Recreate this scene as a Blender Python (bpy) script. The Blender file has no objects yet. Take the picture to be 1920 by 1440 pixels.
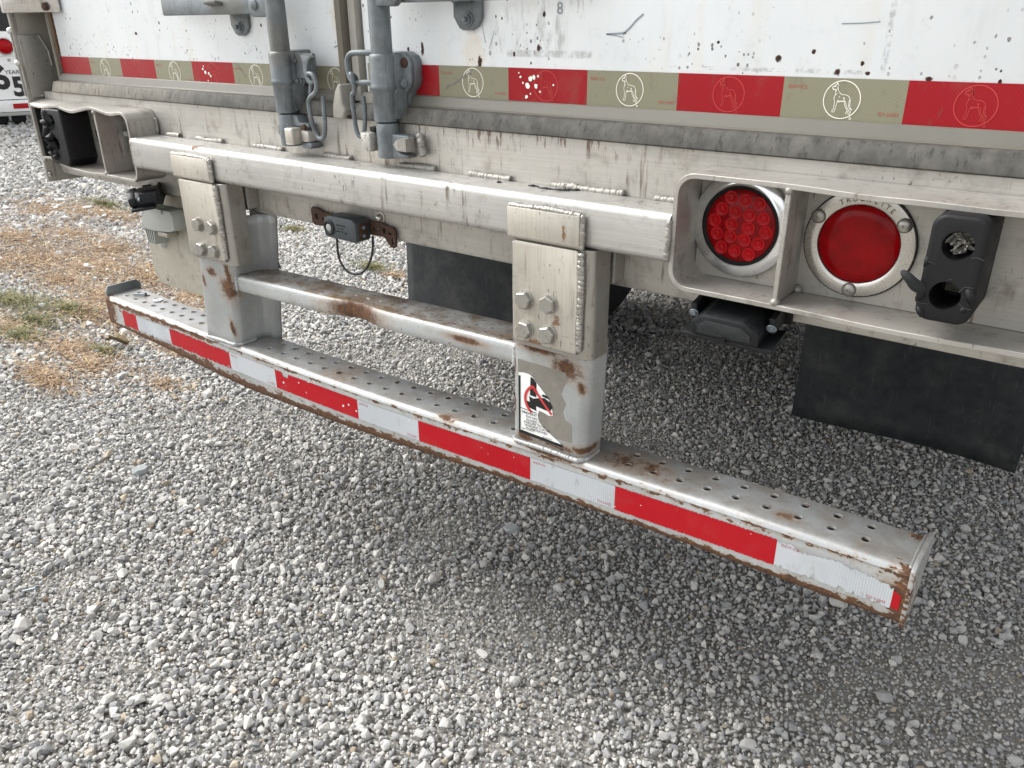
import bpy, bmesh, math, random
import numpy as np
from mathutils import Vector, Matrix

random.seed(7)
RNG = np.random.default_rng(11)
scene = bpy.context.scene
R = math.radians

# ------------------------------------------------------------------ camera
cam_d = bpy.data.cameras.new("camera")
cam = bpy.data.objects.new("camera", cam_d)
scene.collection.objects.link(cam)
scene.camera = cam
cam_d.sensor_width = 36.0
cam_d.lens = 28.125
cam_d.clip_start = 0.02
cam_d.clip_end = 2000
CP, CYAW, CROLL = -0.4263, 0.6572, 0.009
_Rz = Matrix.Rotation(CYAW, 3, 'Z'); _Rx = Matrix.Rotation(CP, 3, 'X'); _Ry = Matrix.Rotation(CROLL, 3, 'Y')
_M = _Rz @ _Rx @ _Ry                       # columns: right, forward, up
_r, _f, _u = _M.col[0], _M.col[1], _M.col[2]
_m = Matrix((_r, _u, -_f)).transposed().to_4x4()
_m.translation = Vector((1.1947, -1.1063, 1.3388))
cam.matrix_world = _m

# ------------------------------------------------------------------ sky and sun (bright overcast)
SUN_EL, SUN_AZ = R(49), R(-77)             # azimuth measured from -Y towards -X
sun_dir = Vector((math.cos(SUN_EL) * math.sin(SUN_AZ), -math.cos(SUN_EL) * math.cos(SUN_AZ), math.sin(SUN_EL)))
world = bpy.data.worlds.new("World")
scene.world = world
world.use_nodes = True
wn = world.node_tree
for n in list(wn.nodes): wn.nodes.remove(n)
w_out = wn.nodes.new("ShaderNodeOutputWorld")
w_bg = wn.nodes.new("ShaderNodeBackground")
w_sky = wn.nodes.new("ShaderNodeTexSky")
w_sky.sky_type = 'NISHITA'
w_sky.sun_disc = False
w_sky.sun_elevation = SUN_EL
w_sky.sun_rotation = math.atan2(sun_dir.x, sun_dir.y)
w_sky.air_density = 1.0
w_sky.dust_density = 3.0
w_sky.ozone_density = 1.0
w_hsv = wn.nodes.new("ShaderNodeHueSaturation")
w_hsv.inputs['Saturation'].default_value = 0.16
wn.links.new(w_sky.outputs[0], w_hsv.inputs['Color'])
wn.links.new(w_hsv.outputs[0], w_bg.inputs['Color'])
w_bg.inputs['Strength'].default_value = 0.15
wn.links.new(w_bg.outputs[0], w_out.inputs['Surface'])

sun_l = bpy.data.lights.new("sun", 'SUN')
sun_l.energy = 1.5
sun_l.angle = R(42)
sun_l.color = (1.0, 0.985, 0.965)
sun_o = bpy.data.objects.new("sun", sun_l)
scene.collection.objects.link(sun_o)
sun_o.location = sun_dir * 20
sun_o.rotation_euler = (-sun_dir).to_track_quat('-Z', 'Y').to_euler()

scene.view_settings.view_transform = 'Standard'
scene.view_settings.look = 'None'
scene.view_settings.gamma = 1
scene.view_settings.exposure = 1.29
scene.render.engine = 'CYCLES'

# ------------------------------------------------------------------ material helper
def lin(h):
    h = h.lstrip('#')
    out = []
    for i in (0, 2, 4):
        c = int(h[i:i + 2], 16) / 255
        out.append(c / 12.92 if c <= 0.04045 else ((c + 0.055) / 1.055) ** 2.4)
    return tuple(out) + (1.0,)

class NT:
    def __init__(s, name):
        s.m = bpy.data.materials.new(name); s.m.use_nodes = True
        s.t = s.m.node_tree
        for n in list(s.t.nodes): s.t.nodes.remove(n)
        s.out = s.n("ShaderNodeOutputMaterial"); s.b = s.n("ShaderNodeBsdfPrincipled")
        s.t.links.new(s.b.outputs[0], s.out.inputs['Surface'])
        s.tc = s.n("ShaderNodeTexCoord")
        s.P = s.tc.outputs['Object']
    def n(s, t): return s.t.nodes.new(t)
    def put(s, sock, v):
        if v is None: return
        if hasattr(v, 'is_output') or isinstance(v, bpy.types.NodeSocket): s.t.links.new(v, sock)
        else: sock.default_value = v
    def map(s, scale=(1, 1, 1), rot=(0, 0, 0), loc=(0, 0, 0), vec=None):
        n = s.n("ShaderNodeMapping"); s.put(n.inputs[0], vec or s.P)
        n.inputs['Scale'].default_value = scale; n.inputs['Rotation'].default_value = rot; n.inputs['Location'].default_value = loc
        return n.outputs[0]
    def noise(s, scale, detail=4, rough=0.55, vec=None, dist=0.0):
        n = s.n("ShaderNodeTexNoise"); s.put(n.inputs['Vector'], vec or s.P)
        n.inputs['Scale'].default_value = scale; n.inputs['Detail'].default_value = detail
        n.inputs['Roughness'].default_value = rough; n.inputs['Distortion'].default_value = dist
        return n.outputs['Fac']
    def vor(s, scale, vec=None, rnd=1.0, out='Distance', feat='F1'):
        n = s.n("ShaderNodeTexVoronoi"); s.put(n.inputs['Vector'], vec or s.P)
        n.feature = feat
        n.inputs['Scale'].default_value = scale; n.inputs['Randomness'].default_value = rnd
        return n.outputs[out]
    def ma(s, op, a, b=None, c=None, clamp=False):
        n = s.n("ShaderNodeMath"); n.operation = op; n.use_clamp = clamp
        s.put(n.inputs[0], a)
        if b is not None: s.put(n.inputs[1], b)
        if c is not None: s.put(n.inputs[2], c)
        return n.outputs[0]
    def step(s, v, a, b):                          # smooth 0..1 between a and b
        n = s.n("ShaderNodeMapRange"); n.interpolation_type = 'SMOOTHSTEP'
        s.put(n.inputs[0], v); n.inputs[1].default_value = a; n.inputs[2].default_value = b
        return n.outputs[0]
    def rng(s, v, a, b, c, d):
        n = s.n("ShaderNodeMapRange"); s.put(n.inputs[0], v)
        for i, q in enumerate((a, b, c, d)): n.inputs[i + 1].default_value = q
        return n.outputs[0]
    def mix(s, f, a, b, mode='MIX'):
        n = s.n("ShaderNodeMix"); n.data_type = 'RGBA'; n.blend_type = mode
        s.put(n.inputs[0], f); s.put(n.inputs[6], a); s.put(n.inputs[7], b)
        return n.outputs[2]
    def ramp(s, f, stops, interp='LINEAR'):
        n = s.n("ShaderNodeValToRGB"); s.put(n.inputs[0], f); e = n.color_ramp.elements
        n.color_ramp.interpolation = interp
        while len(e) < len(stops): e.new(0.5)
        for q, (p, c) in zip(e, stops): q.position = p; q.color = c
        return n.outputs[0]
    def sep(s, vec=None):
        n = s.n("ShaderNodeSeparateXYZ"); s.put(n.inputs[0], vec or s.P); return n.outputs
    def attr(s, name):
        n = s.n("ShaderNodeAttribute"); n.attribute_name = name; return n.outputs['Fac']
    def bump(s, h, strength=0.3, dist=0.002):
        n = s.n("ShaderNodeBump"); n.inputs['Strength'].default_value = strength; n.inputs['Distance'].default_value = dist
        s.put(n.inputs['Height'], h); s.t.links.new(n.outputs[0], s.b.inputs['Normal'])
    def patches(s, lst, wob=0.35, nscale=60, halo=False):
        """max over ellipsoids (x,y,z,rx,ry,rz), ragged by noise -> 0..1 mask"""
        acc = None
        for (x, y, z, rx, ry, rz) in lst:
            v = s.map(scale=(1 / rx, 1 / ry, 1 / rz), loc=(-x / rx, -y / ry, -z / rz))
            n = s.n("ShaderNodeVectorMath"); n.operation = 'LENGTH'; s.put(n.inputs[0], v)
            d = s.ma('SUBTRACT', 1.0, n.outputs['Value'])
            acc = d if acc is None else s.ma('MAXIMUM', acc, d)
        nz = s.noise(nscale, 7, 0.72); n2 = s.noise(nscale * 4.3, 4, 0.7)
        k = s.ma('ADD', s.ma('MULTIPLY', acc, 0.8), s.ma('MULTIPLY', s.ma('SUBTRACT', nz, 0.54), wob * 6.5))
        k = s.ma('ADD', k, s.ma('MULTIPLY', s.ma('SUBTRACT', n2, 0.5), wob * 2.2))
        env = s.step(acc, -0.6, -0.2)
        if halo: return s.ma('MULTIPLY', s.step(k, 0.0, 0.42), env), s.ma('MULTIPLY', s.step(k, -0.45, 0.15), env)
        return s.ma('MULTIPLY', s.step(k, 0.08, 0.30), env)
    def set(s, **k):
        names = dict(color='Base Color', metal='Metallic', rough='Roughness', ior='IOR', coat='Coat Weight', coatr='Coat Roughness',
                     spec='Specular IOR Level', trans='Transmission Weight', alpha='Alpha', emis='Emission Color', emiss='Emission Strength',
                     sheen='Sheen Weight', sss='Subsurface Weight')
        for q, v in k.items(): s.put(s.b.inputs[names[q]], v)
        return s

def plain(name, color, rough=0.5, metal=0.0, var=0.15, nscale=40, bump=0.0, spec=0.5):
    t = NT(name)
    a = t.noise(nscale, 5)
    c = lin(color)
    dk = tuple(q * (1 - var) for q in c[:3]) + (1,); lt = tuple(min(1, q * (1 + var)) for q in c[:3]) + (1,)
    t.set(color=t.mix(a, dk, lt), rough=t.rng(a, 0.3, 0.7, max(0.05, rough - 0.08), min(1, rough + 0.08)), metal=metal, spec=spec)
    if bump: t.bump(t.noise(nscale * 4, 4), bump, 0.001)
    return t.m

def aluminium(name, base='#C9C4BA', rough=0.36, metal=0.72, dirt=0.35, streak=0.5, brush='X', rust=None, warm=0.15, ticks=False):
    t = NT(name)
    big = t.noise(5, 5, 0.6)
    blot = t.noise(22, 6, 0.65)
    bm_ = t.map(scale=(5, 5, 420) if brush == 'X' else (420, 420, 6))
    br = t.noise(1.0, 2, 0.5, vec=bm_)
    col = t.mix(t.rng(big, 0.3, 0.7, 0, 1), tuple(q * 0.80 for q in lin(base)[:3]) + (1,), lin(base))
    col = t.mix(t.rng(br, 0.35, 0.65, 0, 0.22), col, lin('#8B867C'))
    col = t.mix(t.ma('MULTIPLY', t.step(blot, 0.50, 0.78), dirt), col, lin('#6A645A'))
    col = t.mix(t.ma('MULTIPLY', t.step(t.noise(9, 5, 0.6, vec=t.map(loc=(3, 1, 7))), 0.5, 0.75), warm), col, lin('#B0A08A'))
    # vertical run marks
    st = t.noise(1.0, 4, 0.6, vec=t.map(scale=(85, 85, 7)))
    st = t.ma('MULTIPLY', t.step(st, 0.56, 0.72), t.step(t.noise(14, 3), 0.38, 0.62))
    col = t.mix(t.ma('MULTIPLY', st, streak), col, lin('#5B4B3A'))
    sc = t.ma('MULTIPLY', t.step(t.noise(1.0, 3, 0.6, vec=t.map(scale=(30, 30, 330), rot=(0, .5, 0))), 0.665, 0.69), t.step(t.noise(8, 3, vec=t.map(loc=(2, 2, 2))), 0.45, 0.6))
    col = t.mix(t.ma('MULTIPLY', sc, 0.45), col, lin('#6A6256'))
    # dark nicks
    nk = t.ma('MULTIPLY', t.step(t.noise(1.0, 3, 0.6, vec=t.map(scale=(230, 230, 75))), 0.635, 0.68), t.step(t.noise(11, 3, vec=t.map(loc=(5, 5, 1))), 0.47, 0.6))
    col = t.mix(t.ma('MULTIPLY', nk, 0.75), col, lin('#3A332B'))
    if ticks:
        x, y, z = t.sep()
        band = t.ma('MULTIPLY', t.step(z, 1.135, 1.160), t.ma('MULTIPLY', t.step(x, .02, .2), t.step(x, .75, .5)))
        tk = t.step(t.noise(1.0, 4, 0.65, vec=t.map(scale=(150, 150, 16))), 0.55, 0.60)
        col = t.mix(t.ma('MULTIPLY', t.ma('MULTIPLY', tk, band), 0.75), col, lin('#5A3E2B'))
        lo = t.ma('MULTIPLY', t.step(z, 1.150, 1.100), t.step(t.noise(1.0, 5, 0.7, vec=t.map(scale=(70, 70, 9), loc=(4, 4, 4))), 0.57, 0.66))
        lo = t.ma('MULTIPLY', lo, t.ma('MULTIPLY', t.step(x, -.25, -.1), t.step(x, .35, .2)))
        col = t.mix(t.ma('MULTIPLY', lo, 0.6), col, lin('#6B4D33'))
    r = t.rng(blot, 0.3, 0.8, rough - 0.06, rough + 0.2)
    r = t.ma('ADD', r, t.ma('MULTIPLY', st, 0.2))
    mt = metal
    if rust:
        pm = t.patches(rust, 0.3, 120)
        col = t.mix(t.ma('MULTIPLY', pm, 0.85), col, t.mix(t.noise(160, 4), lin('#4A2E18'), lin('#8C5A2C')))
        mt = t.ma('MULTIPLY', t.ma('SUBTRACT', 1.0, pm), metal)
        r = t.ma('ADD', r, t.ma('MULTIPLY', pm, 0.35))
    t.set(color=col, metal=mt, rough=r)
    t.bump(t.ma('ADD', t.ma('MULTIPLY', br, 0.5), t.ma('MULTIPLY', t.noise(180, 4), 0.6)), 0.12, 0.0006)
    return t.m

def silver_rust(name, patches, wear_gain=1.0, top_dust=0.0, fill=0.24):
    """grey-silver paint chipped to brown rust; 'wear' attribute marks worn edges"""
    t = NT(name)
    big = t.noise(7, 5, 0.6)
    col = t.mix(t.rng(big, 0.3, 0.7, 0, 1), lin('#9A9C9B'), lin('#B6B8B7'))
    fine = t.noise(240, 3)
    col = t.mix(t.rng(fine, 0.4, 0.62, 0, 0.25), col, lin('#8A8E8F'))
    dm = t.ma('MULTIPLY', t.step(t.noise(26, 6, 0.7), 0.5, 0.72), 0.4)
    col = t.mix(dm, col, lin('#8F8572'))
    if top_dust:
        geo = t.n("ShaderNodeNewGeometry")
        up = t.step(t.sep(geo.outputs['Normal'])[2], 0.75, 0.98)
        du = t.ma('MULTIPLY', up, t.step(t.noise(17, 6, 0.7, vec=t.map(loc=(1, 9, 2))), 0.32, 0.66))
        col = t.mix(t.ma('MULTIPLY', du, top_dust), col, lin('#6F5C48'))
    # drips
    st = t.noise(1.0, 4, 0.6, vec=t.map(scale=(120, 120, 14)))
    st = t.ma('MULTIPLY', t.step(st, 0.64, 0.70), t.step(t.noise(19, 3), 0.48, 0.6))
    col = t.mix(t.ma('MULTIPLY', st, 0.55), col, lin('#55504A'))
    pm, ph = t.patches(patches, fill, 75, True)
    w = t.ma('MULTIPLY', t.attr('wear'), wear_gain)
    nz = t.noise(1.0, 7, 0.7, vec=t.map(scale=(42, 42, 95)))
    wm = t.step(t.ma('ADD', w, t.ma('MULTIPLY', t.ma('SUBTRACT', nz, 0.5), 2.0)), 0.46, 0.54)
    halo = t.step(t.ma('ADD', w, t.ma('MULTIPLY', t.ma('SUBTRACT', nz, 0.5), 2.0)), 0.22, 0.55)
    rm = t.ma('MAXIMUM', pm, wm)
    rc = t.ramp(t.noise(130, 6, 0.7), [(0.28, lin('#2E2119')), (0.45, lin('#4C3424')), (0.6, lin('#664428')), (0.78, lin('#8A6540'))])
    col = t.mix(t.ma('MULTIPLY', halo, 0.40), col, lin('#9C8566'))
    col = t.mix(t.ma('MULTIPLY', ph, 0.42), col, lin('#93785A'))
    col = t.mix(rm, col, rc)
    inv = t.ma('SUBTRACT', 1.0, rm)
    t.set(color=col, metal=t.ma('MULTIPLY', inv, 0.22), rough=t.ma('ADD', t.rng(big, 0.3, 0.7, 0.34, 0.46), t.ma('MULTIPLY', rm, 0.45)))
    t.bump(t.ma('ADD', t.ma('MULTIPLY', inv, 0.8), t.ma('MULTIPLY', t.noise(300, 4), 0.35)), 0.35, 0.0006)
    return t.m

M = {}
M['sill'] = aluminium('weathered_sill_aluminium', '#BFBCB5', 0.44, 0.5, 0.6, 0.8, warm=0.16, ticks=True)
M['tube'] = aluminium('beam_aluminium', '#C6C5C1', 0.36, 0.65, 0.55, 0.95, warm=0.06, rust=[(-.44, -.10, 1.094, .012, .03, .008)])
M['box'] = aluminium('light_box_aluminium', '#AEABA4', 0.44, 0.5, 0.8, 0.75, warm=0.16)
M['plate'] = aluminium('bracket_plate_aluminium', '#C4BFB4', 0.38, 0.55, 0.3, 0.4, brush='Z', warm=0.25,
                       rust=[(.535, -.13, 1.052, .005, .03, .022), (.478, -.125, .857, .02, .03, .012), (.524, -.125, .905, .012, .03, .014)])
M['bracket'] = aluminium('bracket_channel_aluminium', '#AEABA5', 0.34, 0.85, 0.4, 0.4, brush='Z')
M['weld'] = plain('weld_bead_metal', '#96938C', 0.5, 0.5, 0.35, 160)
M['bolt'] = aluminium('zinc_bolt', '#A8A69F', 0.34, 0.75, 0.4, 0.1)
M['corner'] = aluminium('corner_post_aluminium', '#A9A69F', 0.45, 0.5, 0.35, 0.5, brush='Z', warm=.05)
M['liner'] = aluminium('grey_number_plate_panel', '#B3AE9F', 0.5, 0.35, 0.6, 0.35)
M['stainless'] = aluminium('polished_hinge_steel', '#D8D6D2', 0.2, 0.9, 0.2, 0.2)
M['dark'] = plain('dark_underside', '#2A2A2A', 0.8, 0.0, 0.2, 8)
M['rubber'] = plain('black_rubber', '#0A0B0D', 0.6, 0.0, 0.22, 60, 0.25, 0.35)
M['rubberworn'] = plain('torn_grey_rubber', '#2C2D2D', 0.75, 0.0, 0.35, 90, 0.5, 0.3)
def flap_mat():
    t = NT('mud_flap_rubber'); x, y, z = t.sep()
    col = t.mix(t.rng(t.noise(40, 5, 0.65), 0.3, 0.7, 0, 1), lin('#1E2123'), lin('#2C3032'))
    du = t.ma('MULTIPLY', t.step(t.noise(7, 6, 0.7), 0.42, 0.75), 0.35)
    col = t.mix(du, col, lin('#5B5A55'))
    sp = t.ma('MULTIPLY', t.ma('LESS_THAN', t.vor(70), 0.16), t.step(t.noise(6, 3), 0.5, 0.62))
    col = t.mix(t.ma('MULTIPLY', sp, 0.15), col, lin('#77736A'))
    sc = t.step(t.noise(1.0, 3, 0.6, vec=t.map(scale=(160, 160, 8), rot=(0, .6, 0))), 0.64, 0.68)
    col = t.mix(t.ma('MULTIPLY', sc, 0.25), col, lin('#606262'))
    t.set(color=col, rough=0.7, spec=0.3); t.bump(t.noise(120, 5), 0.2, 0.001); return t.m
M['flap'] = flap_mat()
M['plastic'] = plain('black_lamp_housing', '#131517', 0.45, 0.0, 0.15, 120, 0.1, 0.35)
M['sensor'] = plain('charcoal_sensor_plastic', '#3E4346', 0.5, 0.1, 0.2, 130, 0.1)
M['greyplastic'] = plain('grey_lamp_plastic', '#9FA19B', 0.5, 0.0, 0.12, 60)
M['cable'] = plain('black_cable', '#121314', 0.5)
M['rustbrown'] = plain('rusted_bracket', '#453024', 0.8, 0.15, 0.45, 90, 0.5)
M['fibre'] = plain('frayed_fibre', '#B9B5AC', 0.8, 0.0, 0.5, 120)
M['hole'] = plain('black_parts_gap_shade', '#0C0B0A', 0.9)  # near-black for black parts, and for shade painted as gap and slot
M['black'] = plain('black_ink', '#141414', 0.5, 0.0, 0.1)
M['whiteink'] = plain('white_ink', '#EFECDF', 0.5, 0.0, 0.05)
M['redink'] = plain('red_ink', '#A8342E', 0.5, 0.0, 0.1)
M['redline'] = plain('bright_red_ink', '#B83532', 0.45, 0.0, 0.06)
M['redrim'] = plain('red_sign_ring', '#C2383A', 0.5, 0.0, 0.08)
M['greyink'] = plain('grey_pencil', '#7F878D', 0.6, 0.0, 0.25, 150)
M['paper'] = plain('white_label_paper', '#E8E8E6', 0.45, 0.0, 0.06)
M['residue'] = plain('peeled_label_residue', '#7E7A71', 0.65, 0.0, 0.3, 70, 0.3)
M['endsteel'] = plain('dull_steel_plate', '#7E8283', 0.55, 0.3, 0.25, 60)
M['edgewood'] = plain('rusted_door_edge', '#7A5A3C', 0.85, 0.0, 0.6, 160, 0.5)
M['stamp'] = plain('stamped_shadow', '#3C3A36', 0.6)
M['washer'] = plain('bright_washer', '#D5D5D2', 0.3, 0.6, 0.1)
M['oldbolt'] = plain('dull_bolt', '#7D858A', 0.4, 0.7, 0.2, 200)
M['leaf'] = plain('dry_leaf', '#6E6048', 0.85, 0.0, 0.35, 45)

def galvanised():
    t = NT('galvanised_steel')
    a = t.noise(28, 6, 0.65); b = t.noise(9, 4); c_ = t.noise(1.0, 4, 0.6, vec=t.map(scale=(110, 110, 18)))
    col = t.mix(t.rng(a, 0.3, 0.7, 0, 1), lin('#575C5F'), lin('#7C8285'))
    col = t.mix(t.ma('MULTIPLY', t.step(b, 0.45, 0.7), 0.5), col, lin('#6C675C'))
    col = t.mix(t.ma('MULTIPLY', t.step(c_, 0.58, 0.72), 0.4), col, lin('#3F4040'))
    col = t.mix(t.ma('MULTIPLY', t.step(t.noise(120, 5, 0.7), 0.62, 0.70), 0.45), col, lin('#B4B8B8'))
    t.set(color=col, metal=0.35, rough=t.rng(a, 0.3, 0.7, 0.42, 0.6))
    t.bump(t.noise(160, 5), 0.18, 0.0008)
    return t.m
M['galv'] = galvanised()

def door_paint():
    t = NT('chipped_white_door_paint')
    x, y, z = t.sep()
    col = t.mix(t.rng(t.noise(3, 4), 0.3, 0.7, 0, 1), lin('#D8DCDE'), lin('#E6E9EA'))
    # cream streaking below fittings
    cr = t.ma('MULTIPLY', t.step(t.noise(1.0, 4, 0.6, vec=t.map(scale=(22, 22, 3))), 0.52, 0.72), 0.30)
    col = t.mix(cr, col, lin('#DCD2BE'))
    col = t.mix(t.ma('MULTIPLY', t.step(t.noise(30, 5, 0.7), 0.52, 0.78), 0.30), col, lin('#A9ABAC'))
    gr = t.ma('MULTIPLY', t.step(t.noise(1.0, 6, 0.7, vec=t.map(scale=(34, 34, 4), loc=(2, 0, 3))), 0.52, 0.72), t.step(t.noise(5, 4), 0.4, 0.6))
    col = t.mix(t.ma('MULTIPLY', gr, 0.30), col, lin('#9B9890'))
    # grimy rectangle of old label glue
    def rect(x0, x1, z0, z1, e=0.004):
        return t.ma('MULTIPLY', t.ma('MULTIPLY', t.step(x, x0, x0 + e), t.step(x, x1 + e, x1)), t.ma('MULTIPLY', t.step(z, z0, z0 + e), t.step(z, z1 + e, z1)))
    g1 = t.ma('MULTIPLY', rect(.312, .495, 1.285, 1.40), t.step(t.noise(1.0, 5, 0.7, vec=t.map(scale=(60, 60, 14))), 0.50, 0.66))
    g1 = t.ma('MAXIMUM', g1, t.ma('MULTIPLY', rect(.335, .496, 1.284, 1.294), t.step(t.noise(70, 5, 0.7), 0.36, 0.6)))
    col = t.mix(t.ma('MULTIPLY', g1, 0.55), col, lin('#8E8D89'))
    # big old decal outline
    e1 = t.ma('MAXIMUM', t.ma('MULTIPLY', rect(.913, .920, 1.279, 1.45, .002), t.step(t.noise(60, 5), 0.32, 0.55)), t.ma('MULTIPLY', rect(.60, .918, 1.2735, 1.2785, .0015), t.step(t.noise(45, 5), 0.45, 0.6)))
    col = t.mix(t.ma('MULTIPLY', t.ma('MULTIPLY', e1, t.step(t.noise(150, 5, 0.7), 0.42, 0.6)), 0.5), col, lin('#8A8C90'))
    # rust chips
    def chips(scale, thr, lo, hi, off):
        v = t.map(scale=(1, 1, 0.72), loc=off)
        wob = t.n("ShaderNodeVectorMath"); wob.operation = 'MULTIPLY_ADD'
        nn = t.n("ShaderNodeTexNoise"); nn.inputs['Scale'].default_value = 160; t.put(nn.inputs['Vector'], v)
        t.put(wob.inputs[0], nn.outputs['Color']); wob.inputs[1].default_value = (.003, .003, .003); t.put(wob.inputs[2], v)
        d = t.vor(scale, wob.outputs[0]); rc = t.sep(t.vor(scale, wob.outputs[0], out='Color'))
        size = t.ma('MULTIPLY', t.step(rc[0], lo, 1.0), thr)
        m = t.ma('LESS_THAN', d, size)
        clus = t.step(t.noise(hi, 3, 0.5, vec=t.map(loc=off)), 0.46, 0.62)
        return t.ma('MULTIPLY', m, clus)
    low = t.step(z, 1.40, 1.27)
    ch = t.ma('MAXIMUM', chips(46, 0.15, 0.62, 5, (0, 0, 0)), t.ma('MAXIMUM', chips(85, 0.24, 0.5, 7, (3, 1, 2)), t.ma('MULTIPLY', chips(150, 0.30, 0.4, 9, (7, 4, 2)), low)))
    big = t.patches([(-.06, 0, 1.366, .012, .03, .022), (-.063, 0, 1.345, .010, .03, .01), (.28, 0, 1.276, .006, .03, .016), (.272, 0, 1.262, .005, .03, .012), (-1.18, 0, 1.32, .006, .03, .10),
                     (.785, 0, 1.2905, .006, .03, .006), (.863, 0, 1.276, .006, .03, .006), (.40, 0, 1.300, .005, .03, .006), (-.78, 0, 1.318, .008, .03, .005),
                     (.15, 0, 1.295, .005, .03, .015), (.70, 0, 1.31, .003, .03, .003), (.83, 0, 1.30, .004, .03, .004), (.90, 0, 1.276, .004, .03, .003), (.97, 0, 1.272, .006, .03, .004)], 0.22, 140)
    rust = t.ma('MAXIMUM', ch, big)
    halo = t.patches([(-.06, 0, 1.35, .03, .03, .05), (.268, 0, 1.29, .03, .03, .05)], 0.25, 40)
    col = t.mix(t.ma('MULTIPLY', halo, 0.3), col, lin('#D3BE97'))
    col = t.mix(rust, col, t.mix(t.noise(120, 4), lin('#1D1411'), lin('#4A2A1B')))
    t.set(color=col, rough=t.ma('ADD', 0.3, t.ma('MULTIPLY', rust, 0.5)), metal=0.0)
    t.bump(t.ma('ADD', t.ma('MULTIPLY', t.ma('SUBTRACT', 1.0, rust), 1.0), t.ma('MULTIPLY', t.noise(14, 3), 0.6)), 0.15, 0.001)
    return t.m
M['door'] = door_paint()

def tape(name, base, alt, cell, rough=0.28, chips=False, dirt=0.2, weave=0.0, alt2='#FFFFFF'):
    t = NT(name)
    v = t.vor(cell, rnd=0.05)
    col = t.mix(t.rng(v, 0.15, 0.5, 0, 1), lin(base), lin(alt))
    gx_, gy_, gz_ = t.sep()
    wv = t.ma('MULTIPLY', t.ma('SINE', t.ma('MULTIPLY', gx_, 1450.0)), t.ma('SINE', t.ma('MULTIPLY', gz_, 1450.0)))
    col = t.mix(t.rng(wv, -0.2, 0.9, 0, weave), col, lin(alt2))
    col = t.mix(t.ma('MULTIPLY', t.step(t.noise(12, 5, 0.6), 0.5, 0.75), dirt), col, lin('#7A7468'))
    col = t.mix(t.ma('MULTIPLY', t.step(t.noise(1.0, 5, 0.7, vec=t.map(scale=(60, 60, 25))), 0.56, 0.70), dirt * 1.6), col, lin('#5A5346'))
    if chips:
        m = t.ma('MULTIPLY', t.ma('LESS_THAN', t.vor(70), t.ma('MULTIPLY', t.sep(t.vor(70, out='Color'))[1], 0.2)), t.step(t.noise(9, 3), 0.5, 0.6))
        col = t.mix(m, col, lin('#D9D9D6'))
    t.set(color=col, rough=rough, spec=0.28)
    t.bump(v, 0.05, 0.0005)
    return t.m
M['tape_red'] = tape('red_reflective_tape', '#7E0610', '#8E0D18', 420, weave=.35, alt2='#A02A32')
M['tape_olive'] = tape('khaki_reflective_tape', '#6B6A55', '#7D7B66', 420, 0.4, weave=.45, alt2='#9A9682')
M['gtape_red'] = tape('bright_red_reflective_tape', '#980412', '#A40A19', 380, 0.35, True, 0.1)
M['gtape_white'] = tape('white_honeycomb_reflective_tape', '#9DA1A5', '#B3B7BA', 260, 0.4, True, 0.18)

def gasket():
    t = NT('dirty_door_gasket')
    x, y, z = t.sep()
    a = t.noise(1.0, 5, 0.65, vec=t.map(scale=(40, 40, 25)))
    dk = t.mix(t.rng(a, 0.3, 0.7, 0, 1), lin('#3B3A37'), lin('#5F5D57'))
    side = t.step(t.ma('ADD', x, t.ma('MULTIPLY', t.noise(4, 3), 0.5)), -1.0, -0.1)
    dk = t.mix(side, t.mix(t.rng(a, 0.3, 0.7, 0, 1), lin('#6F6A60'), lin('#918B7F')), dk)
    st = t.ma('MULTIPLY', t.step(t.noise(1.0, 4, 0.7, vec=t.map(scale=(120, 120, 12))), 0.55, 0.66), 0.7)
    dk = t.mix(st, dk, lin('#2E2C29'))
    t.set(color=dk, rough=0.7, spec=0.3); t.bump(t.noise(90, 5), 0.3, 0.001)
    return t.m
M['gasket'] = gasket()
M['lip'] = plain('pale_gasket_lip', '#66645B', 0.5, 0.15, 0.14, 35, 0.1)
M['seal'] = plain('brown_grey_door_seal', '#6A6458', 0.65, 0.0, 0.3, 30, 0.3)
M['seallight'] = plain('light_seal_edge', '#96938A', 0.6, 0.0, 0.2, 40)

def lens(name, c1, c2):
    t = NT(name)
    col = t.mix(t.rng(t.noise(60, 3), 0.35, 0.65, 0, 1), lin(c1), lin(c2))
    t.set(color=col, rough=0.18, spec=0.18)
    return t.m
M['lens'] = lens('red_lamp_lens', '#8E0008', '#A6000C')
M['lensbase'] = lens('lamp_lens_ground', '#6A0005', '#7C0007')
M['lensdark'] = lens('deep_red_lamp_lens', '#7E0006', '#900009')
def chrome(name, base, rough, wav):
    t = NT(name)
    n1 = t.noise(70, 4, 0.6)
    t.set(color=t.mix(t.step(t.noise(160, 5, 0.7), 0.62, 0.7), lin(base), lin('#9A9080')), metal=1.0, rough=t.rng(n1, 0.3, 0.7, rough, rough + 0.12))
    t.bump(t.noise(26, 2), wav, 0.004)
    return t.m
M['chrome'] = chrome('chrome_ring', '#E2E4E6', 0.10, 0.08)
M['bezel'] = chrome('wavy_steel_bezel', '#B9B6B0', 0.22, 0.16)
M['glass'] = plain('smoky_lamp_window', '#24282A', 0.10, 0.0, 0.4, 60)

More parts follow.
